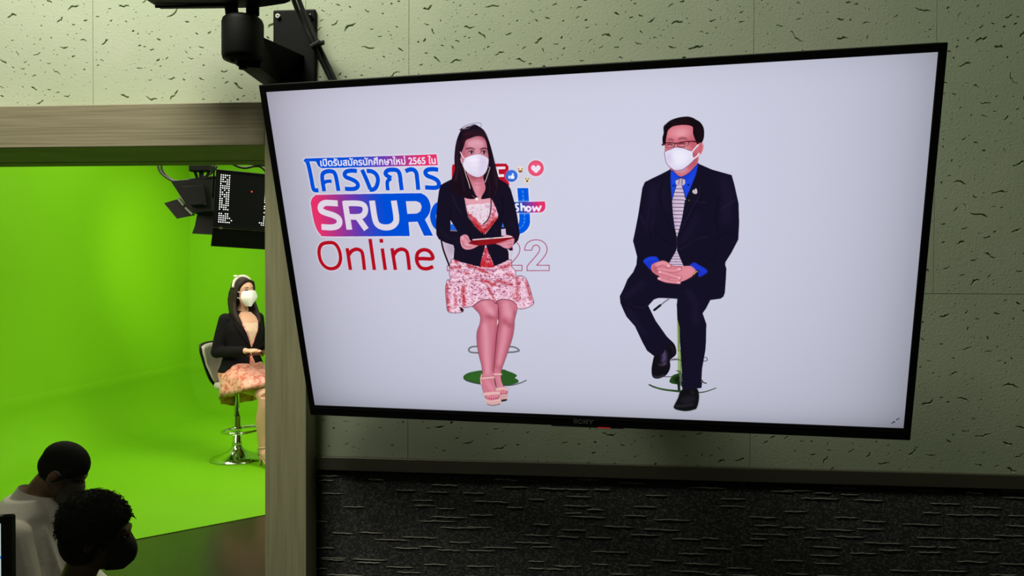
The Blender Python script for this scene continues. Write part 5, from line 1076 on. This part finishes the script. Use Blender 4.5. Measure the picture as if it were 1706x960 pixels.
# skirt: hip yoke and a wavy flounce hanging from its seam
def sring(cy, rx, rf, rb, zf, zb, wav=0, n=72):
    out = []
    for j in range(n):
        t = 2*math.pi*j/n; c, s_ = math.cos(t), math.sin(t); k = (1+c)/2           # c=1 front
        w = wav*(math.sin(t*7+.6)+.5*math.sin(t*11)); ry = rf if c > 0 else rb
        out.append(Vector((rx*math.copysign(abs(s_)**.8, s_)*(1+w*.5), cy-ry*math.copysign(abs(c)**.8, c)*(1+w*.35), zb+(zf-zb)*k**1.1+w*.05)))
    return out
yk = MB(); rr_ = [sring(0, .150, .130, .130, .830, .805), sring(-.01, .172, .165, .140, .785, .765), sring(-.03, .202, .27, .165, .755, .715), sring(-.05, .208, .320, .155, .735, .645, .02)]
yk.loft(rr_, False); yk.loft([[p*1 for p in r] for r in rr_[:1]]+[[Vector((0, 0, .80)) + (p-Vector((0, 0, .80)))*.6 for p in rr_[0]]], False); yk.build('skirt', M_VELVET, pw, True, weld=True)
fl = MB(); r_ = [sring(-.05, .207, .320, .155, .735, .645, .02), sring(-.06, .212, .335, .145, .715, .60, .05), sring(-.065, .220, .350, .140, .690, .535, .09), sring(-.07, .226, .362, .135, .655, .455, .13)]
fl.loft(r_, False); fl.loft([[p+Vector((0, 0, 0)) for p in r_[3]], [Vector((p.x*.985, (p.y+.06)*.985-.06, p.z+.004)) for p in r_[3]], [Vector((p.x*.97, (p.y+.05)*.97-.05, p.z+.002)) for p in r_[2]]], False); fl.build('flounce', M_VELVET, pw, True, weld=True)
# sandals
for s in (-1, 1):
    sd_ = MB(); X = s*.039
    sd_.loft([[Vector((X+w*math.cos(t), y, z+.011*math.sin(t))) for t in np.linspace(0, 2*math.pi, 14, False)] for y, z, w in ((-.575, .016, .020), (-.56, .013, .038), (-.52, .013, .042), (-.485, .030, .036), (-.44, .062, .030), (-.40, .078, .030), (-.375, .080, .022))])
    sd_.tube([(X, -.385, .078), (X, -.382, .04), (X, -.378, .0)], [.020, .011, .009], 10)
    sd_.tube([(X-.040, -.52, .022), (X-.032, -.52, .052), (X, -.52, .066), (X+.032, -.52, .052), (X+.040, -.52, .022)], .010, 8, flat=.5, sub=3)
    sd_.tube([(X+.033*math.cos(t), -.402+.036*math.sin(t), .150-.006*math.sin(t)) for t in np.linspace(0, 2*math.pi, 20)], .0055, 6)
    for q in (-1, 1): sd_.tube([(X+q*.026, -.39, .085), (X+q*.030, -.385, .12), (X+q*.024, -.375, .15)], .005, 6)
    sd_.v = [(p[0], p[1]+.06, p[2]) for p in sd_.v]; sd_.build('sandal', M_SANDAL, pw, True)
cb_ = empty('clipboard', pw.matrix_basis @ Vector((0, -.36, .925)) if False else (Matrix.Translation(SP+cam_r*.040) @ Matrix.Rotation(TURN, 4, 'Z')) @ Vector((0, -.385, .925)), TURN, 'dark red clipboard held in both hands by the presenter on the bar stool', 'clipboard')
rot = Matrix.Rotation(R(-14), 3, 'X')
mb = MB(); mb.box((0, 0, 0), (.225, .31, .005), rot, .002); mb.build('board', mat('dark_red_board', (.16, .015, .02), .35), cb_); mb = MB(); mb.box(rot @ Vector((0, .0, .0035)), (.205, .285, .0016), rot); mb.build('paper', M_MASK, cb_); mb = MB(); mb.box(rot @ Vector((0, -.14, .008)), (.09, .022, .009), rot, .002); mb.build('clip', M_CHROME, cb_)
# ------------------------------------------------------------------ the two crew members sitting low behind the glass
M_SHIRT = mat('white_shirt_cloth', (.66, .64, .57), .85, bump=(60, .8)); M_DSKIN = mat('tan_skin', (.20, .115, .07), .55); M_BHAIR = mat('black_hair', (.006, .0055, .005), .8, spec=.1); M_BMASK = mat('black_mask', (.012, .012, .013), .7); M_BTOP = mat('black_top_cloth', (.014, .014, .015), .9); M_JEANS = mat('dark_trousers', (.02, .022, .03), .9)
def crew(name_label, head, hs, yaw, bow, nk, sd, ex, hairf, maskm, topm, collar):
    """head: centre of the skull in the room; yaw: facing about z (0 = towards -y); bow: head tipped forward"""
    P = empty('person', (head.x, head.y, 0), yaw, name_label, 'person')
    hz = head.z; HM = Matrix.Rotation(R(bow), 3, 'X'); c = Vector((0, 0, hz))
    def q(x, y, z): return c+HM @ Vector((x*hs, y*hs, z*hs))
    b = MB(); b.ell(q(0, .01, .03), (.077*hs, .096*hs, .088*hs), HM); b.ell(q(0, -.025, -.03), (.062*hs, .07*hs, .085*hs), HM); b.ell(q(0, -.045, -.085), (.038*hs, .042*hs, .032*hs), HM); b.ell(q(0, -.092, -.012), (.014*hs, .018*hs, .028*hs), HM)
    b.ell(q(0, -.082, .032), (.05*hs, .014*hs, .014*hs), HM)
    for s in (-1, 1): b.ell(q(s*.08, .014, -.008), (.010*hs, .022*hs, .034*hs), HM @ Matrix.Rotation(R(12), 3, 'X'))
    nb = Vector((0, nk[0], hz-nk[1])); b.tube([q(0, .025, -.05), (q(0, .03, -.09)+nb)/2, nb, nb+Vector((0, .015, -.08))], [.054*hs, .056*hs, .058*hs, .062*hs], 16)
    st = hz-sd                                # top of the shoulders
    prof = [(st+.035, .10, .075, .115), (st-.01, .19, .105, .125), (st-.08, .215, .125, .12), (st-.20, .205, .135, .10), (st-.36, .185, .13, .06), (max(st-.52, .12), .18, .13, .03), (.03, .19, .15, .02)]
    b.loft([[Vector((rx*.9*math.cos(t), cy+ry*.9*math.sin(t), z)) for t in np.linspace(0, 2*math.pi, 24, False)] for z, rx, ry, cy in prof])
    arms = {}
    for s in (-1, 1):
        sh, el, wr = Vector((s*.205, .11, st-.06)), Vector((s*.26, .03, max(st-.34, .30))), Vector((s*.12, -.20, .20))
        arms[s] = (sh, el, wr); b.tube([sh, el], [.05, .042], 12); b.tube([el, wr], [.042, .028], 12); d = (Vector((s*.02, -.40, wr.z-.02))-wr).normalized(); hand(b, wr, wr+d*.05, d, (0, -.2, 1), .7, .075, -s)
        hip, kn, an = Vector((s*.10, .02, .11)), Vector((s*.27, -.30, .15)), Vector((-s*.05, -.36, .07))
        b.tube([hip, (hip+kn)/2, kn], [.095, .085, .065], 14); b.tube([kn, (kn+an)/2, an], [.062, .055, .04], 14); b.tube([an, an+Vector((-s*.10, -.03, -.01)), an+Vector((-s*.17, -.05, -.02))], [.04, .04, .025], 10)
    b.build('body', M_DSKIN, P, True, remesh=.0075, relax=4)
    t = MB(); t.loft([[Vector((rx*math.cos(a), cy+ry*math.sin(a), z)) for a in np.linspace(0, 2*math.pi, 28, False)] for z, rx, ry, cy in prof])
    for s in (-1, 1):
        sh, el, wr = arms[s]; t.ell(sh, (.068, .072, .062)); t.tube([sh, (sh+el)/2, el], [.070, .064, .058], 14); t.tube([el, el*.35+wr*.65], [.058, .046], 14)
    for k in range(7): a = -1.2+.4*k; t.tube([(.17*math.sin(a), .115-.13*math.cos(a), st-.06), (.19*math.sin(a+.15), .10-.145*math.cos(a+.15), st-.22), (.18*math.sin(a), .06-.14*math.cos(a), st-.4)], [.008, .014, .010], 8)
    t.build('shirt', topm, P, True, remesh=.008, relax=3)
    l = MB()
    for s in (-1, 1):
        hip, kn, an = Vector((s*.10, .02, .12)), Vector((s*.27, -.30, .16)), Vector((-s*.05, -.36, .08)); l.tube([hip, (hip+kn)/2, kn], [.115, .10, .08], 14); l.ell(kn, (.08, .08, .08)); l.tube([kn, (kn+an)/2, an], [.078, .066, .052], 14)
    l.ell((0, .03, .13), (.21, .17, .12)); l.build('trousers', M_JEANS, P, True, remesh=.01, relax=3)
    if collar:
        k = MB(); n = 28; lo, hi, ou = [], [], []
        for j in range(n+1):
            a = R(18)+(2*math.pi-R(36))*j/n; f = (1+math.cos(a))/2; base = nb+Vector((0, -.004, -.008)); e = .092*hs
            lo.append(base+Vector((e*math.sin(a), -e*math.cos(a), -.035*f-.01))); hi.append(base+Vector((.076*hs*math.sin(a), -.078*hs*math.cos(a)+.006, .040-.045*f))); ou.append(base+Vector((.118*hs*math.sin(a), -.122*hs*math.cos(a), -.004-.095*f)))
        k.loft([lo, hi], False, False); k.loft([hi, ou], False, False); k.loft([[p+Vector((0, 0, -.004)) for p in hi], [p+Vector((0, .002, -.004)) for p in ou]], False, False); k.build('collar', topm, P, True)
    hr = MB(); hairf(hr, q, HM, hs); hr.build('hair', M_BHAIR, P, True, remesh=.0045 if collar else .004, relax=6 if collar else 2)
    m = MB(); rw = []
    for i in range(8):
        v = i/7; z = .008-.115*v; half = .078*(1-.55*max(0, (v-.4)/.6)**1.4)
        rw.append([q((-1+j/7)*half, -.104-.026*math.sin(math.pi*min(1, v*1.05))**.8*(1-abs(-1+j/7)**2)+.050*abs(-1+j/7)**1.8+.03*max(0, v-.75), z) for j in range(15)])
    m.loft(rw, False, False); m.loft([[p+HM @ Vector((0, .004, 0)) for p in r] for r in rw], False, False)
    for s in (-1, 1): m.tube([q(s*.07, -.066, .0), q(s*.084, -.01, .014), q(s*.090, .024, .018)], .0016, 6); m.tube([q(s*.062, -.07, -.06), q(s*.082, -.01, -.04), q(s*.090, .024, -.03)], .0016, 6)
    m.build('face_mask', maskm, P, True)
    for s in (-1, 1):
        e = MB(); e.ell(q(s*.033, -.082, .012), (.013*hs, .008*hs, .006*hs), HM); e.build('eye', M_EYE, P, True)
        e = MB(); e.tube([q(s*.016, -.086, .036), q(s*.035, -.084, .040), q(s*.054, -.073, .034)], .0025, 6); e.build('eyebrow', M_BHAIR, P, True)
    return P
def short_hair(mb, q, HM, s):
    mb.ell(q(0, .014, .046), (.086*s, .103*s, .086*s), HM); mb.ell(q(0, .026, .012), (.083*s, .087*s, .074*s), HM); mb.ell(q(0, -.034, .062), (.064*s, .050*s, .040*s), HM)
    for k in (-1, 1): mb.tube([q(k*.074, -.030, .05), q(k*.079, -.020, .015), q(k*.078, -.014, -.015)], [.016*s, .012*s, .005*s], 8)
def tousled_hair(mb, q, HM, s):
    mb.ell(q(0, .030, .042), (.098*s, .112*s, .096*s), HM); mb.ell(q(0, .048, -.015), (.092*s, .086*s, .098*s), HM)
    g = random.Random(4)
    for i in range(420):
        a, b = g.uniform(0, 2*math.pi), g.uniform(-.35, 1.5); d = Vector((math.cos(b)*math.cos(a), math.cos(b)*math.sin(a), math.sin(b)))
        if d.y < -.45 and d.z < .40: continue
        p = Vector((d.x*.096, .032+d.y*.108, .040+d.z*.094)); t = Vector((g.uniform(-1, 1), g.uniform(-1, .4), g.uniform(-.6, .5))); t = (t-d*t.dot(d)).normalized()
        L = g.uniform(.025, .05); k = g.uniform(.1, .40); mb.tube([q(*(p-t*L*.3)), q(*(p+t*L*.35+d*.008)), q(*(p+t*L*.8+d*L*.32*k*.9)), q(*(p+t*L*1.05+d*L*.25*k))], [.007*s, .0062*s, .0048*s, .0022*s], 6)
    mb.ell(q(0, -.034, .072), (.070*s, .052*s, .040*s), HM)
def wisps(P, hz, q_c, s, bow):
    HM = Matrix.Rotation(R(bow), 3, 'X'); g = random.Random(9); mb = MB()
    for i in range(1100):
        a, b = g.uniform(0, 2*math.pi), g.uniform(-.5, 1.5); d = Vector((math.cos(b)*math.cos(a), math.cos(b)*math.sin(a), math.sin(b)))
        if d.y < -.5 and d.z < .35: continue
        p = Vector((d.x*.097, .030+d.y*.112, .042+d.z*.097)); t = Vector((g.uniform(-1, 1), g.uniform(-1, .2), g.uniform(-1, .4))); t = (t-d*t.dot(d)).normalized(); t2 = (t+d.cross(t)*g.uniform(-1, 1)).normalized(); L = g.uniform(.018, .045)
        f = lambda v: Vector((0, 0, hz))+HM @ (v*s)
        mb.tube([f(p-d*.008), f(p+d*.006+t*L*.35), f(p+d*g.uniform(.006, .016)+t*L*.6+t2*L*.2), f(p+d*g.uniform(.0, .016)+t*L*.7+t2*L*.6)], [.0018, .0016, .0013, .0006], 4)
    mb.build('hair_wisps', M_BHAIR, P, True)
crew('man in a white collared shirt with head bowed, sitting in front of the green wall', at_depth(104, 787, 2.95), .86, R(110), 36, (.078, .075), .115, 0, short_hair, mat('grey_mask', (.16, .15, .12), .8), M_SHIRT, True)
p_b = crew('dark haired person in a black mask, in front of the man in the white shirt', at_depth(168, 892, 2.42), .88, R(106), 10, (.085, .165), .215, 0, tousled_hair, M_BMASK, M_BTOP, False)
wisps(p_b, at_depth(168, 892, 2.42).z, None, .88, 10)
# the computer monitor at the left edge
M_SCREENLIT = mat('lit_screen', (.1, .1, .1), .3, emit=(.56, .66, .66), estr=.95); M_BAR = mat('blue_window_bar', (0, .1, .4), .3, emit=(.02, .24, .66), estr=1.0)
md = 1.95; c = at_depth(22, 858, md); w_, h_ = .46, .28
face_n = Vector((.30, -1, 0)).normalized(); ax = Vector((-face_n.y, face_n.x, 0)); ax = ax if ax.x > 0 else -ax
cm = empty('computer_monitor', (c-ax*w_/2).to_3d()*1, math.atan2(ax.y, ax.x), 'black computer monitor with a pale screen at the left edge, below the man in white', 'monitor'); cm.location.z = 0
top = c.z
mb = MB()
for x, z, ww, hh_ in ((0, top-.009, w_, .018), (0, top-h_+.010, w_, .020), (-w_/2+.0125, top-h_/2, .025, h_), (w_/2-.0125, top-h_/2, .025, h_)): mb.box((x, 0, z), (ww, .02, hh_), None, .002)
mb.build('bezel', M_MATTE, cm); mb = MB(); mb.box((0, .018, top-h_/2), (w_-.01, .03, h_-.01), None, .006); mb.build('casing', M_MATTE, cm); mb = MB(); mb.box((0, -.001, top-h_/2), (w_-.05, .004, h_-.036)); sc_ = mb.build('screen', M_SCREENLIT, cm)
mb = MB(); mb.box((0, -.0035, top-.104), (w_-.05, .001, .007)); mb.build('window_bar', M_BAR, sc_)
mb = MB(); mb.tube([(0, .045, top-h_*.6), (0, .06, .42)], .02, 10); mb.box((0, .05, .412), (.2, .16, .014), None, .004); mb.build('stand', M_MATTE, cm)
tb = empty('low_table', (cm.location.x, cm.location.y+.05, 0), math.atan2(ax.y, ax.x), 'low dark table under the computer monitor by the window', 'table')
mb = MB(); mb.box((0, 0, .392), (.34, .26, .026), None, .004); mb.build('table_top', M_BTOP, tb)
for x in (-.14, .14):
    for y in (-.10, .10): mb = MB(); mb.box((x, y, .19), (.03, .03, .38), None, .003); mb.build('leg', M_BTOP, tb)
